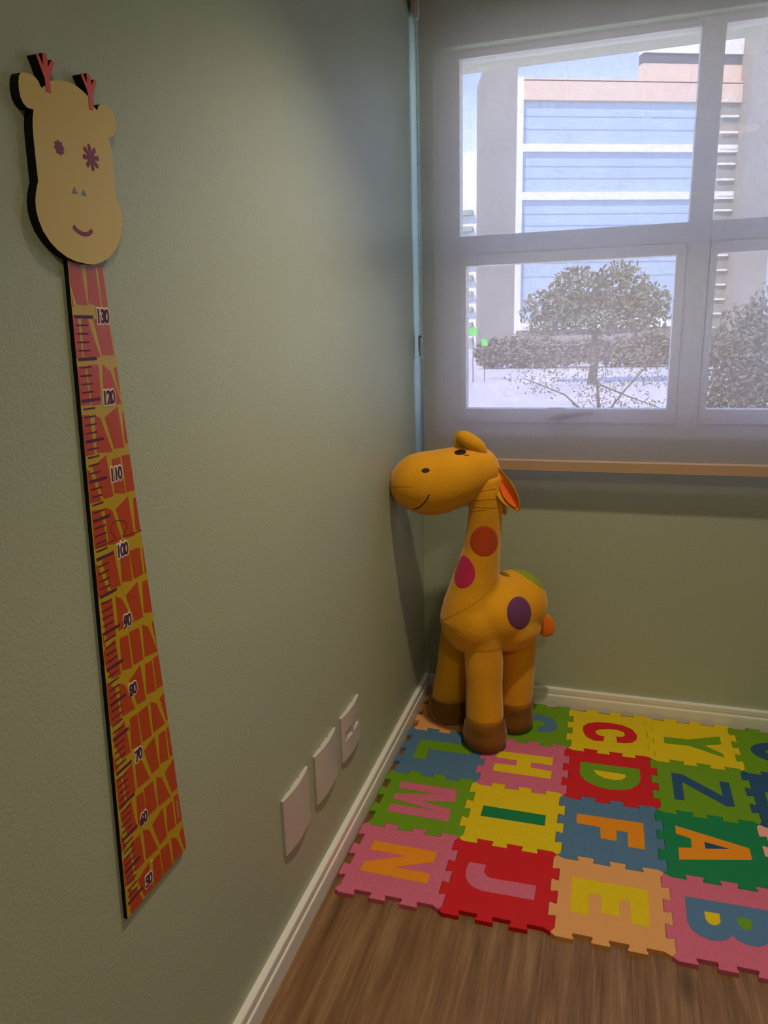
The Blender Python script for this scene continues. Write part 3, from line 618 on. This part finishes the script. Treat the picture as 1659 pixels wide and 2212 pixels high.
# letters seen only in part: an arc shape for G, a ring for O, and a plain stroke
def arc(cx, cy, rx, ry, a0, a1, w, n=26):
    o = [(cx+rx*math.cos(a0+(a1-a0)*i/n), cy+ry*math.sin(a0+(a1-a0)*i/n)) for i in range(n+1)]
    q = [(cx+(rx-w)*math.cos(a0+(a1-a0)*i/n), cy+(ry-w)*math.sin(a0+(a1-a0)*i/n)) for i in range(n+1)]
    return [(x*1000, y*1000) for x, y in o+q[::-1]]
G_ = arc(0.1285, -0.1285, 0.0870, 0.0615, math.radians(-62), math.radians(214), 0.043)
a = math.radians(214)
G_ = [[155.9, -183.7], [149.8, -148.5], [169.0, -142.2], [174.9, -123.5], [162.7, -111.3], [128.0, -109.5], [95.0, -112.0], [82.0, -124.0], [83.0, -140.0], [92.0, -149.5], [92.0, -140.0], [124.8, -140.0], [124.8, -186.0], [60.0, -186.0], [60.0, -178.0], [47.0, -155.0], [42.0, -127.0], [47.0, -100.0], [62.0, -82.0], [90.0, -71.0], [128.4, -67.7], [162.9, -68.6], [198.4, -87.1], [215.1, -124.7], [214.1, -154.5], [197.4, -176.9]]
O_ = arc(0.1285, -0.1305, 0.0865, 0.0600, 0.0, 2*PI-0.001, 0.042, 40)
foam_tile(0, 0, c_['peach'], 'grain', 'peach foam tile in the corner, partly under the left foot of the plush giraffe')
foam_tile(1, 0, c_['lime'], 'grain', 'lime green foam tile with a blue letter G half hidden by a giraffe foot', G_, c_['blue'], 'zigzag')
foam_tile(2, 0, c_['yellow'], 'zigzag', 'yellow foam tile with a red letter C beside the back baseboard', LETTERS['C'], c_['red'])
foam_tile(3, 0, c_['yellow'], 'grain', 'yellow foam tile with a green letter Y beside the back baseboard', LETTERS['Y'], c_['lime'])
foam_tile(4, 0, c_['lime'], 'grain', 'lime green foam tile with a round navy letter cut off by the picture edge', O_, c_['dblue'])
foam_tile(0, 1, c_['blue'], 'zigzag', 'blue foam tile with a lime green letter L against the left baseboard', LETTERS['L'], c_['lime'])
foam_tile(1, 1, c_['pink'], 'rib', 'ribbed pink foam tile with a yellow letter H in front of the giraffe', LETTERS['H'], c_['yellow'])
foam_tile(2, 1, c_['red'], 'grain', 'red foam tile with a lime green letter D', LETTERS['D'], c_['lime'], inner=[(LETTERS['D_c'], c_['yellow'])])
foam_tile(3, 1, c_['lime'], 'grain', 'lime green foam tile with a navy letter Z', LETTERS['Z'], c_['dblue'])
foam_tile(4, 1, c_['dblue'], 'grain', 'navy foam tile at the right picture edge beside the letter Z', [[41.2, -100], [215, -100], [215, -150], [41.2, -150]], c_['lime'])
foam_tile(0, 2, c_['lime'], 'grain', 'lime green foam tile with a pink letter M against the left baseboard', LETTERS['M'], c_['pink'], 'rib')
foam_tile(1, 2, c_['yellow'], 'hatch', 'yellow foam tile with a dark green letter I', LETTERS['I'], c_['dgreen'], 'hatch')
foam_tile(2, 2, c_['blue'], 'zigzag', 'blue foam tile with an orange letter F', LETTERS['F'], c_['orange'], 'hatch')
foam_tile(3, 2, c_['dgreen'], 'grain', 'dark green foam tile with an orange letter A', LETTERS['A'], c_['orange'], 'grain', inner=[(LETTERS['A_c'], c_['dblue'])])
foam_tile(4, 2, c_['pale'], 'grain', 'pale pink foam tile at the right picture edge beside the letter A')
foam_tile(0, 3, c_['pink'], 'rib', 'ribbed pink foam tile with an orange letter N at the front left corner', LETTERS['N'], c_['orange'], 'grain')
foam_tile(1, 3, c_['red'], 'grain', 'red foam tile with a ribbed pink letter J in the front row', LETTERS['J'], c_['pink'], 'rib')
foam_tile(2, 3, c_['peach'], 'grain', 'peach foam tile with a yellow letter E in the front row', LETTERS['E'], c_['yellow'], 'hatch')
foam_tile(3, 3, c_['pink'], 'rib', 'ribbed pink foam tile with a blue letter B in the front row', LETTERS['B'], c_['blue'], 'grain', inner=[(LETTERS['B_c'], c_['yellow']), (LETTERS['B_d'], c_['lime'])])

# ================================================================== PLUSH GIRAFFE
M_plush = mat('orange_plush', (0.70, 0.325, 0.010, 1), 0.85, 0.15, ('noise', 90, 0.5), 0.55, vary=(7, 0.10))
M_hoof = mat('brown_plush', (0.19, 0.075, 0.008, 1), 0.85, 0.15, ('noise', 90, 0.5), 0.5, vary=(16, 0.28))
M_eye = mat('black_embroidery', (0.012, 0.007, 0.008, 1), 0.6, 0.3)
M_seam_fold_shade = mat('plush_seam_fold_shade', (0.55, 0.20, 0.012, 1), 0.9, 0.1)  # sewn seams, and the painted shade of the neck folds
M_spotred = mat('rust_plush', (0.50, 0.065, 0.012, 1), 0.85, 0.15, None, 0.4)
M_spotpink = mat('magenta_plush', (0.55, 0.025, 0.10, 1), 0.85, 0.15, None, 0.4)
M_spotpurple = mat('purple_plush', (0.145, 0.045, 0.13, 1), 0.85, 0.15, None, 0.4)
M_spotgreen = mat('lime_plush', (0.26, 0.30, 0.012, 1), 0.85, 0.15, None, 0.4)
M_lining = mat('coral_lining', (0.80, 0.13, 0.02, 1), 0.85, 0.15, None, 0.4)
M_tail = mat('orange_felt', (0.80, 0.20, 0.012, 1), 0.85, 0.15, None, 0.4)
M_olive = mat('mustard_plush', (0.45, 0.30, 0.012, 1), 0.85, 0.15, None, 0.4)
GO = Vector((0.29, -0.23, 0.012))
gi = thing('plush_giraffe', 'large orange plush giraffe with coloured spots, its nose pressed against the left wall', 'stuffed toy', GO)
R_ = lambda p: Vector(p)-GO
VX, VY, VZ = Vector((1, 0, 0)), Vector((0, 1, 0)), Vector((0, 0, 1))
# centre x, y, top, three radii, height of the hoof's rim, hoof radius, how far the top leans over, how far the sole sits forward
LEGS = [(0.281, -0.340, 0.385, 0.0610, 0.0580, 0.0600, 0.108, 0.0715, (-0.008, 0.012), (0.003, -0.003)),
        (0.137, -0.198, 0.400, 0.0620, 0.0610, 0.0620, 0.096, 0.0735, (0.042, 0.005), (-0.002, -0.003)),
        (0.358, -0.205, 0.385, 0.0690, 0.0620, 0.0585, 0.106, 0.0670, (0.006, 0.004), (-0.001, -0.003)),
        (0.255, -0.105, 0.390, 0.0580, 0.0560, 0.0560, 0.110, 0.0640, (0.020, 0.0), (0, 0))]
AX = Vector((0.64, 0.77, 0.0)).normalized(); AS = Vector((AX.y, -AX.x, 0))      # rump direction, flank direction
bm = bmesh.new()
ellipsoid(bm, R_((0.303, -0.250, 0.447)), (AX*0.150, AS*0.122, VZ*0.122))
ellipsoid(bm, R_((0.232, -0.305, 0.425)), (AX*0.095, AS*0.112, VZ*0.108))
ellipsoid(bm, R_((0.360, -0.205, 0.462)), (AX*0.090, AS*0.108, VZ*0.108))
ellipsoid(bm, R_((0.335, -0.235, 0.395)), (AX*0.112, AS*0.108, VZ*0.085))
for q_ in LEGS:                                                       # the hips run down into the legs
    cx, cy, top, rt, lean = q_[0], q_[1], q_[2], q_[3], q_[8]
    loft(bm, [ring(R_((cx+lean[0], cy+lean[1], z)), VX*r, VY*r, 30) for z, r in ((top-0.035, rt+0.003), (top+0.045, rt+0.002), (top+0.075, rt*0.8))])
ellipsoid(bm, R_((0.285, -0.275, 0.520)), (AX*0.075, AS*0.075, VZ*0.055))
NECK = [((0.231, -0.300, 0.430), 0.104), ((0.233, -0.300, 0.490), 0.092), ((0.240, -0.302, 0.545), 0.078), ((0.250, -0.306, 0.605), 0.0675), ((0.264, -0.312, 0.670), 0.0570), ((0.272, -0.318, 0.735), 0.0530), ((0.278, -0.325, 0.800), 0.0515), ((0.279, -0.330, 0.850), 0.0515), ((0.275, -0.330, 0.900), 0.050)]
loft(bm, [ring(R_(c), VX*r, VY*r, 26) for c, r in NECK])
body = fused('body', bm, M_plush, gi, 0.0055, 22)

HEADS = [(150, 520, 4), (158, 518, 90), (175, 512, 150), (220, 510, 232), (262, 506, 280), (310, 505, 318), (400, 510, 356), (490, 508, 370), (600, 491, 366), (700, 462, 342), (775, 438, 322), (860, 418, 270), (930, 405, 200), (980, 412, 118), (1000, 415, 4)]
"""head slices: distance from the nose, height of the middle, full height (in units of 0.39 mm)"""
U = 0.000392
bm = bmesh.new(); rings = []
HA, HB = Vector((-0.004, -0.390, 0)), Vector((0.318, -0.312, 0)); hd_ = (HB-HA).normalized(); hn = Vector((-hd_.y, hd_.x, 0))
for s, mz, h in HEADS:
    f = (s-150)/850.0
    c = HA+(HB-HA)*f; c.z = 0.8765+(520-mz)*U*1.0
    hh = h*U*0.685; th = min(hh, 0.094)*0.95; c.z -= 0.003
    rings.append(ring(R_(c), hn*th, VZ*hh, 30))
loft(bm, rings)
head = fused('head', bm, M_plush, gi, 0.0055, 10)

def leg(cx, cy, top, rt, rm, rb, zb, hoof_r, lean=(0, 0), shift=(0, 0)):
    bm = bmesh.new(); rr = []; NL_ = 16
    for i in range(NL_+1):
        f = i/NL_; z = top+(zb-top)*f; k = 1-f
        r = rt+(rm-rt)*min(1, f/0.55) if f < 0.55 else rm+(rb-rm)*(f-0.55)/0.45
        r += 0.0012*math.sin(9*f+cx*40)*math.sin(PI*f)
        rr.append(ring(R_((cx+lean[0]*k, cy+lean[1]*k, z)), VX*r, VY*r, 36))
    loft(bm, rr); l = obj('leg', bm, M_plush, gi, True)
    bm = bmesh.new(); h = zb-0.0125; k0 = (rb+0.0004)/hoof_r
    P = spline([(1.0, k0, 0), (0.86, k0+0.45*(1-k0), 0), (0.66, 0.955, 0), (0.44, 1.0, 0), (0.24, 0.965, 0), (0.09, 0.84, 0), (0.02, 0.68, 0), (0.0, 0.40, 0)], 4)
    rr = [ring(R_((cx+shift[0]*(1-p.x), cy+shift[1]*(1-p.x), 0.0125+h*max(0, p.x))), VX*hoof_r*p.y, VY*hoof_r*p.y, 36) for p in P]
    loft(bm, rr); obj('hoof', bm, M_hoof, l, True)
for q_ in LEGS: leg(*q_)

# ---- sewn patches and embroidery, laid onto the skin they are sewn to
DV = Vector((-0.163, 0.942, -0.292)).normalized()                   # from the open side of the room towards the toy
def skin(o):
    b = bmesh.new(); b.from_mesh(o.data); t = BVHTree.FromBMesh(b); b.free(); return t
T_body, T_head = skin(body), skin(head)
def patch(name, tree, c, a, b, m, parent, rot=0.0, d=DV, lift=0.0011, egg=0.0):
    c = R_(c); d = Vector(d).normalized()
    ex = d.cross(VZ).normalized(); ey = ex.cross(d).normalized()
    bm = bmesh.new(); NR_, NS = 9, 36
    def hit(u, v):
        x = u*math.cos(rot)-v*math.sin(rot); y = u*math.sin(rot)+v*math.cos(rot)
        p = c+ex*x+ey*y-d*0.25
        q = tree.ray_cast(p, d, 0.6)
        if q[0] is None:
            q = tree.find_nearest(p+d*0.25)
        return q[0], q[1]
    rows = []
    for k in range(NR_+1):
        f = k/NR_; row = []
        for i in range(NS if k else 1):
            an = 2*PI*i/NS
            q, n = hit(a*f*math.cos(an)*(1+egg*math.sin(an)), b*f*math.sin(an))
            row.append(bm.verts.new(q+n*(lift if k < NR_ else -0.0006)))
        rows.append(row)
    for i in range(NS): bm.faces.new([rows[0][0], rows[1][i], rows[1][(i+1) % NS]])
    for k in range(1, NR_):
        for i in range(NS): bm.faces.new([rows[k][i], rows[k+1][i], rows[k+1][(i+1) % NS], rows[k][(i+1) % NS]])
    o = obj(name, bm, m, parent, True)
    return o
def stitch(name, tree, pts, r, m, parent, n=8, d=DV, lift=0.0):
    P = spline([R_(p) for p in pts], n); out = []
    for p in P:
        q = tree.ray_cast(p-Vector(d)*0.25, Vector(d), 0.6)
        if q[0] is None: continue
        nn = q[1] if q[1].dot(Vector(d)) < 0 else -q[1]
        out.append(q[0]+nn*lift)
    bm = bmesh.new(); tube(bm, out, r, 8); return obj(name, bm, m, parent, True)
patch('spot', T_body, (0.281, -0.372, 0.708), 0.0445, 0.0480, M_spotred, gi)['label'] = 'rust red spot'
patch('spot', T_body, (0.212, -0.364, 0.604), 0.0440, 0.0530, M_spotpink, gi, d=(0.46, 0.92, -0.20))['label'] = 'magenta spot'
patch('spot', T_body, (0.387, -0.350, 0.479), 0.0400, 0.0530, M_spotpurple, gi, rot=0.12)['label'] = 'purple spot'
patch('spot', T_body, (0.408, -0.200, 0.548), 0.0400, 0.0560, M_spotgreen, gi, rot=0.6, d=(-0.75, 0.45, -0.45))['label'] = 'lime green spot'
stitch('seam', T_body, [(0.155, -0.40, 0.452), (0.19, -0.40, 0.473), (0.245, -0.39, 0.508), (0.290, -0.36, 0.545), (0.312, -0.33, 0.578)], 0.0010, M_seam_fold_shade, gi)
patch('nostril', T_head, (0.123, -0.455, 0.936), 0.0125, 0.0075, M_eye, head, rot=0.1, lift=0.0008)
patch('eye', T_head, (0.214, -0.400, 0.983), 0.0185, 0.0098, M_eye, head, rot=0.05, lift=0.0008)
stitch('eyelash', T_head, [(0.224, -0.40, 0.975), (0.233, -0.40, 0.9725), (0.240, -0.40, 0.9745)], 0.0014, M_eye, head)
stitch('mouth', T_head, [(0.0836, -0.46, 0.8218), (0.1018, -0.46, 0.8264), (0.1187, -0.46, 0.8404), (0.1298, -0.46, 0.856), (0.1346, -0.46, 0.8656)], 0.0017, M_eye, head)
stitch('nose_seam', T_head, [(0.008, -0.44, 0.882), (0.04, -0.44, 0.881), (0.085, -0.44, 0.880)], 0.0008, M_seam_fold_shade, head)
for zz, x0, x1, dz in ((0.862, 0.234, 0.318, 0.018), (0.843, 0.232, 0.322, 0.006), (0.826, 0.240, 0.325, -0.004), (0.812, 0.232, 0.290, 0.003)):      # darker lines painted as shade in the neck folds under the head
    stitch('fold_shade', T_body, [(x0, -0.40, zz), ((x0*2+x1)/3, -0.40, zz+dz*0.3-0.003), ((x0+x1*2)/3, -0.40, zz+dz*0.7-0.002), (x1, -0.40, zz+dz)], 0.0011, M_seam_fold_shade, gi)
# ears
def leaf(bm, root, tip, side, out, width, curl, thick, prof, n=18, m=12):
    """a sewn ear: a leaf from root to tip, cupped along its length"""
    root, tip, side, out = R_(root), R_(tip), Vector(side).normalized(), Vector(out).normalized()
    rows = []
    for i in range(n+1):
        f = i/n; c = root.lerp(tip, f); w = width*prof(f); r = []
        loop = []
        for k in range(m+1):
            a = -1+2*k/m; loop.append(c+side*(w*a)+out*(curl*prof(f)*(a*a)))
        for k in range(m, -1, -1):
            a = -1+2*k/m; loop.append(c+side*(w*a)+out*(curl*prof(f)*(a*a)-thick*(1-a*a*0.7)*(0.35+0.65*prof(f))))
        rows.append(loop)
    loft(bm, rows)
pf = lambda f: max(0.06, math.sin(PI*min(1, f*0.98+0.02))**0.75*(0.75+0.45*f))
bm = bmesh.new(); leaf(bm, (0.306, -0.335, 0.932), (0.380, -0.352, 0.800), (0.85, 0.10, 0.30), (-0.30, -0.85, 0.1), 0.029, 0.022, 0.013, pf)
ear = obj('ear', bm, M_plush, gi, True)
bm = bmesh.new(); leaf(bm, (0.322, -0.343, 0.895), (0.375, -0.359, 0.812), (0.85, 0.10, 0.30), (-0.30, -0.85, 0.1), 0.015, 0.010, 0.0030, pf)
obj('ear_lining', bm, M_lining, ear, True)
bm = bmesh.new()
tube(bm, spline([R_(p) for p in ((0.274, -0.345, 0.968), (0.258, -0.352, 0.990), (0.232, -0.358, 1.008), (0.212, -0.360, 1.022), (0.203, -0.360, 1.030))], 5),
     [0.006+0.0165*math.sin(PI*min(1.0, 0.12+0.84*(i/20))) for i in range(21)], 18)
ear2 = obj('ear', bm, M_plush, gi, True)
bm = bmesh.new(); ellipsoid(bm, R_((0.208, -0.345, 1.000)), (Vector((0.022, 0, 0.010)), VY*0.007, Vector((-0.012, 0, 0.034))), 20, 12)
obj('ear_flap', bm, M_olive, ear2, True)
bm = bmesh.new(); ellipsoid(bm, R_((0.328, -0.310, 0.800)), (VX*0.009, VY*0.010, Vector((0.006, 0, -0.024))), 16, 12)
obj('mane_tuft', bm, M_plush, gi, True)
# felt tail
bm = bmesh.new(); ellipsoid(bm, R_((0.449, -0.140, 0.362)), (Vector((0.030, 0, 0.008)), Vector((0.002, 0.009, 0)), Vector((-0.010, 0, 0.040))), 22, 14)
obj('tail', bm, M_tail, gi, True)
# ================================================================== OUTSIDE THE WINDOW
GZ = -1.0
M_street = mat('pale_street', (0.62, 0.61, 0.58, 1), 0.9, 0.1, vary=(0.4, 0.1))
bm = bmesh.new(); box(bm, -70, 70, 2.5, 130, GZ-0.2, GZ)
o = obj('street_ground', bm, M_street); o['kind'] = 'structure'
M_glassblue = mat('facade_blue_glass', (0.40, 0.52, 0.66, 1), 0.25, 0.5, vary=(0.25, 0.08))
M_band = mat('facade_white_band', (0.80, 0.79, 0.76, 1), 0.8, 0.1)
M_cap = mat('facade_pink_cap', (0.72, 0.55, 0.45, 1), 0.8, 0.1)
M_col = mat('facade_grey_pier', (0.30, 0.29, 0.265, 1), 0.85, 0.1, vary=(0.3, 0.06))
M_dark = mat('facade_dark_glass', (0.10, 0.12, 0.14, 1), 0.4, 0.4)
ob = thing('office_building', 'tall office building with blue glass storeys and white bands, seen through the blind', 'building', (-5.7, 50.0, GZ))
ob.rotation_euler = (0, 0, math.radians(24.6))
def bpart(name, boxes, m):
    bm = bmesh.new()
    for b in boxes: box(bm, b[0], b[1], b[2], b[3], b[4]-GZ, b[5]-GZ)
    return obj(name, bm, m, ob)
bpart('podium', [(0, 13.7, -0.4, 8.0, GZ, 1.30)], M_col)
bpart('canopy_edge', [(0, 13.7, -0.7, 8.0, 1.30, 1.90)], M_band)
for z0, z1 in ((1.90, 3.75), (3.75, 6.75), (7.22, 9.68), (10.17, 12.63), (13.10, 15.68)):
    g = bpart('glass_storey', [(0, 13.7, 0.0, 8.0, z0, z1)], M_glassblue)
    bm = bmesh.new()
    for f in (0.36, 0.66): box(bm, 0, 13.7, -0.03, 0.0, z0+(z1-z0)*f-0.03-GZ, z0+(z1-z0)*f+0.03-GZ)
    obj('glazing_bar', bm, mat('facade_grey_bar', (0.30, 0.42, 0.57, 1), 0.5, 0.3), g)
for z0, z1 in ((6.75, 7.22), (9.68, 10.17), (12.63, 13.10)): bpart('white_band', [(0, 15.0, -0.25, 8.0, z0, z1)], M_band)
bpart('parapet', [(0, 15.0, -0.3, 1.0, 15.68, 16.78), (0, 15.0, -0.3, 1.0, 16.86, 16.95)], M_cap)
bpart('penthouse', [(8.05, 15.0, 0.0, 0.6, 16.95, 18.0)], M_cap)
bpart('penthouse_glazing', [(8.05, 15.0, 0.05, 0.6, 18.0, 18.62)], M_dark)
bpart('pale_sky_block', [(8.05, 15.0, -0.05, 0.6, 18.62, 20.6)], M_band)  # white block added in place of the pale sky above the penthouse
lou = bpart('louvre_bay', [(13.7, 15.0, -0.1, 6.0, GZ, 12.63), (13.7, 15.0, -0.1, 6.0, 13.1, 15.68)], M_col)
for k in range(18):
    bm = bmesh.new(); box(bm, 13.7, 14.9, -0.3, -0.1, k*0.98+0.1, k*0.98+0.22); obj('louvre', bm, M_band, lou)
bpart('pier', [(15.0, 17.3, -1.2, 5.0, GZ, 24)], M_col)
bpart('side_wall', [(17.3, 26, -0.2, 5.0, GZ, 24)], M_band)
bm = bmesh.new()
lp = [(-2.90, 0.0), (-0.42, 0.0), (-0.42, 20.5), (-2.3, 20.5), (-2.35, 19.0), (-2.90, 17.6)]
prism(bm, lp, lambda u, v, h: (u, h, v), -0.2, 0.5)
obj('pier', bm, M_col, ob)
bpart('lit_edge', [(-0.42, 0.0, -0.25, 6.0, GZ, 17.0)], M_band)  # the pier's sunlit edge, put in as a white strip

tw = thing('far_tower', 'distant white tower with balconies beside the grey pier of the office building', 'building', (-17.8, 90, GZ))
bm = bmesh.new(); box(bm, -3.0, 2.2, 0, 8, 0, 14.6+3); box(bm, -0.6, 2.2, 0.5, 7, 17.6, 23.0); obj('wall', bm, M_band, tw)
bm = bmesh.new()
for k in range(9): box(bm, -3.2, 1.6, -0.9, 0, 1.0+k*1.85, 1.55+k*1.85)
obj('balcony', bm, mat('balcony_green', (0.32, 0.40, 0.34, 1), 0.6), tw)

M_leaf = mat('dry_green_leaf', (0.19, 0.18, 0.115, 1), 0.9, 0.1)
M_leaf2 = mat('dark_green_leaf', (0.055, 0.07, 0.04, 1), 0.8, 0.1)
M_bark = mat('bark', (0.10, 0.08, 0.06, 1), 0.9, 0.1)
def foliage(blobs, count, size, seed):
    rnd = random.Random(seed); bm = bmesh.new()
    tot = sum(b[3]*b[4]*b[5] for b in blobs)
    for cx, cy, cz, rx, ry, rz in blobs:
        for _ in range(int(count*rx*ry*rz/tot)):
            while True:
                p = Vector((rnd.uniform(-1, 1), rnd.uniform(-1, 1), rnd.uniform(-1, 1)))
                if p.length <= 1: break
            c = Vector((cx+p.x*rx, cy+p.y*ry, cz+p.z*rz))
            a = Vector((rnd.uniform(-1, 1), rnd.uniform(-1, 1), rnd.uniform(-1, 1))).normalized(); b = a.orthogonal().normalized()
            s = size*rnd.uniform(0.6, 1.3); t = s*0.5
            bm.faces.new([bm.verts.new(c+a*s), bm.verts.new(c+b*t), bm.verts.new(c-a*s), bm.verts.new(c-b*t)])
    return bm
def tree(label, loc, trunk, blobs, count, size, m, seed):
    t = thing('street_tree', label, 'tree', loc, 'trees outside the window')
    bm = bmesh.new()
    for pts, r in trunk: tube(bm, pts, r, 8)
    obj('trunk', bm, M_bark, t, True)
    obj('foliage', foliage(blobs, count, size, seed), m, t, recalc=False)
    return t
tree('broad round tree across the street, in front of the office building', (-0.2, 30, GZ), [([(0, 0, 0), (0.1, 0, 1.0), (0, 0, 3.0)], [0.20, 0.16, 0.08])],
     [(-1.9, 0, 3.0, 1.15, 1.0, 1.0), (-0.75, 0, 3.75, 1.15, 1.0, 1.15), (1.0, 0, 3.85, 1.15, 1.0, 1.15), (2.1, 0, 3.0, 1.0, 1.0, 1.1), (0.2, 0, 2.9, 2.4, 1.0, 0.95)], 4300, 0.13, M_leaf, 3)
tree('thin-branched young tree close outside the left window pane', (0.45, 9, GZ), [([(0, 0, 0), (0.02, 0, 0.9), (-0.03, 0, 1.5), (-0.25, 0, 2.1)], [0.035, 0.028, 0.02, 0.008]), ([(0, 0, 0.9), (-0.5, 0, 1.35), (-1.15, 0.1, 1.6)], [0.018, 0.012, 0.005]), ([(0, 0, 0.9), (0.35, 0, 1.4), (0.85, 0, 2.0)], [0.018, 0.012, 0.005]), ([(0, 0, 1.5), (0.35, 0, 1.35), (1.0, 0, 1.1)], [0.014, 0.01, 0.004]), ([(0, 0, 0.8), (-0.3, 0, 1.0), (-0.7, 0, 1.15)], [0.012, 0.008, 0.003])],
     [(-1.0, 0, 1.62, 0.45, 0.3, 0.20), (-0.45, 0, 1.75, 0.5, 0.3, 0.28), (0.15, 0, 1.55, 0.6, 0.3, 0.45), (0.75, 0, 1.75, 0.4, 0.3, 0.35), (0.65, 0, 1.15, 0.45, 0.3, 0.22), (-0.1, 0, 1.2, 0.3, 0.3, 0.35), (-0.8, 0, 1.4, 0.3, 0.3, 0.12)], 1300, 0.026, M_leaf, 5)
tree('dense dark tree outside the right window pane', (2.6, 9.5, GZ), [([(0, 0, 0), (0, 0, 0.9), (0.1, 0, 2.0)], [0.07, 0.06, 0.03])],
     [(-0.1, 0, 1.75, 0.6, 0.4, 0.95), (0.4, 0, 1.9, 0.7, 0.5, 1.15), (0.9, 0, 1.9, 0.7, 0.5, 1.5), (-0.35, 0, 1.35, 0.5, 0.4, 0.55), (0.2, 0, 1.15, 0.9, 0.4, 0.45), (0.9, 0, 1.1, 0.6, 0.4, 0.4)], 14000, 0.045, mat('grey_green_leaf', (0.15, 0.15, 0.115, 1), 0.8, 0.1), 8)
hg = obj('hedge', foliage([(-6.5+1.5*k, 44+0.3*(k % 2), -0.05+0.12*math.sin(k*2.1), 1.25, 0.7, 0.95+0.2*math.sin(k*1.3)) for k in range(12)], 9000, 0.17, 11), mat('grey_brown_leaf', (0.22, 0.19, 0.145, 1), 0.8, 0.1), recalc=False)
tag(hg, 'low grey-brown hedge across the street in front of the office building', 'hedge'); hg['kind'] = 'stuff'
for x, w, z0, z1, lb in ((-5.85, 0.44, 1.12, 1.48, 'larger blank bright green sign across the street, left edge of the window'), (-5.22, 0.28, 0.66, 0.98, 'smaller blank bright green sign across the street, just right of the larger one')):
    bm = bmesh.new(); box(bm, x, x+w, 31.9, 32.0, z0, z1)
    sg = obj('street_sign', bm, mat('sign_green', (0.15, 0.62, 0.10, 1), 0.5))
    bm = bmesh.new(); tube(bm, [(x+w/2, 32.02, GZ), (x+w/2, 32.02, z1)], 0.02, 8); obj('post', bm, M_bark, sg)
    tag(sg, lb, 'sign')
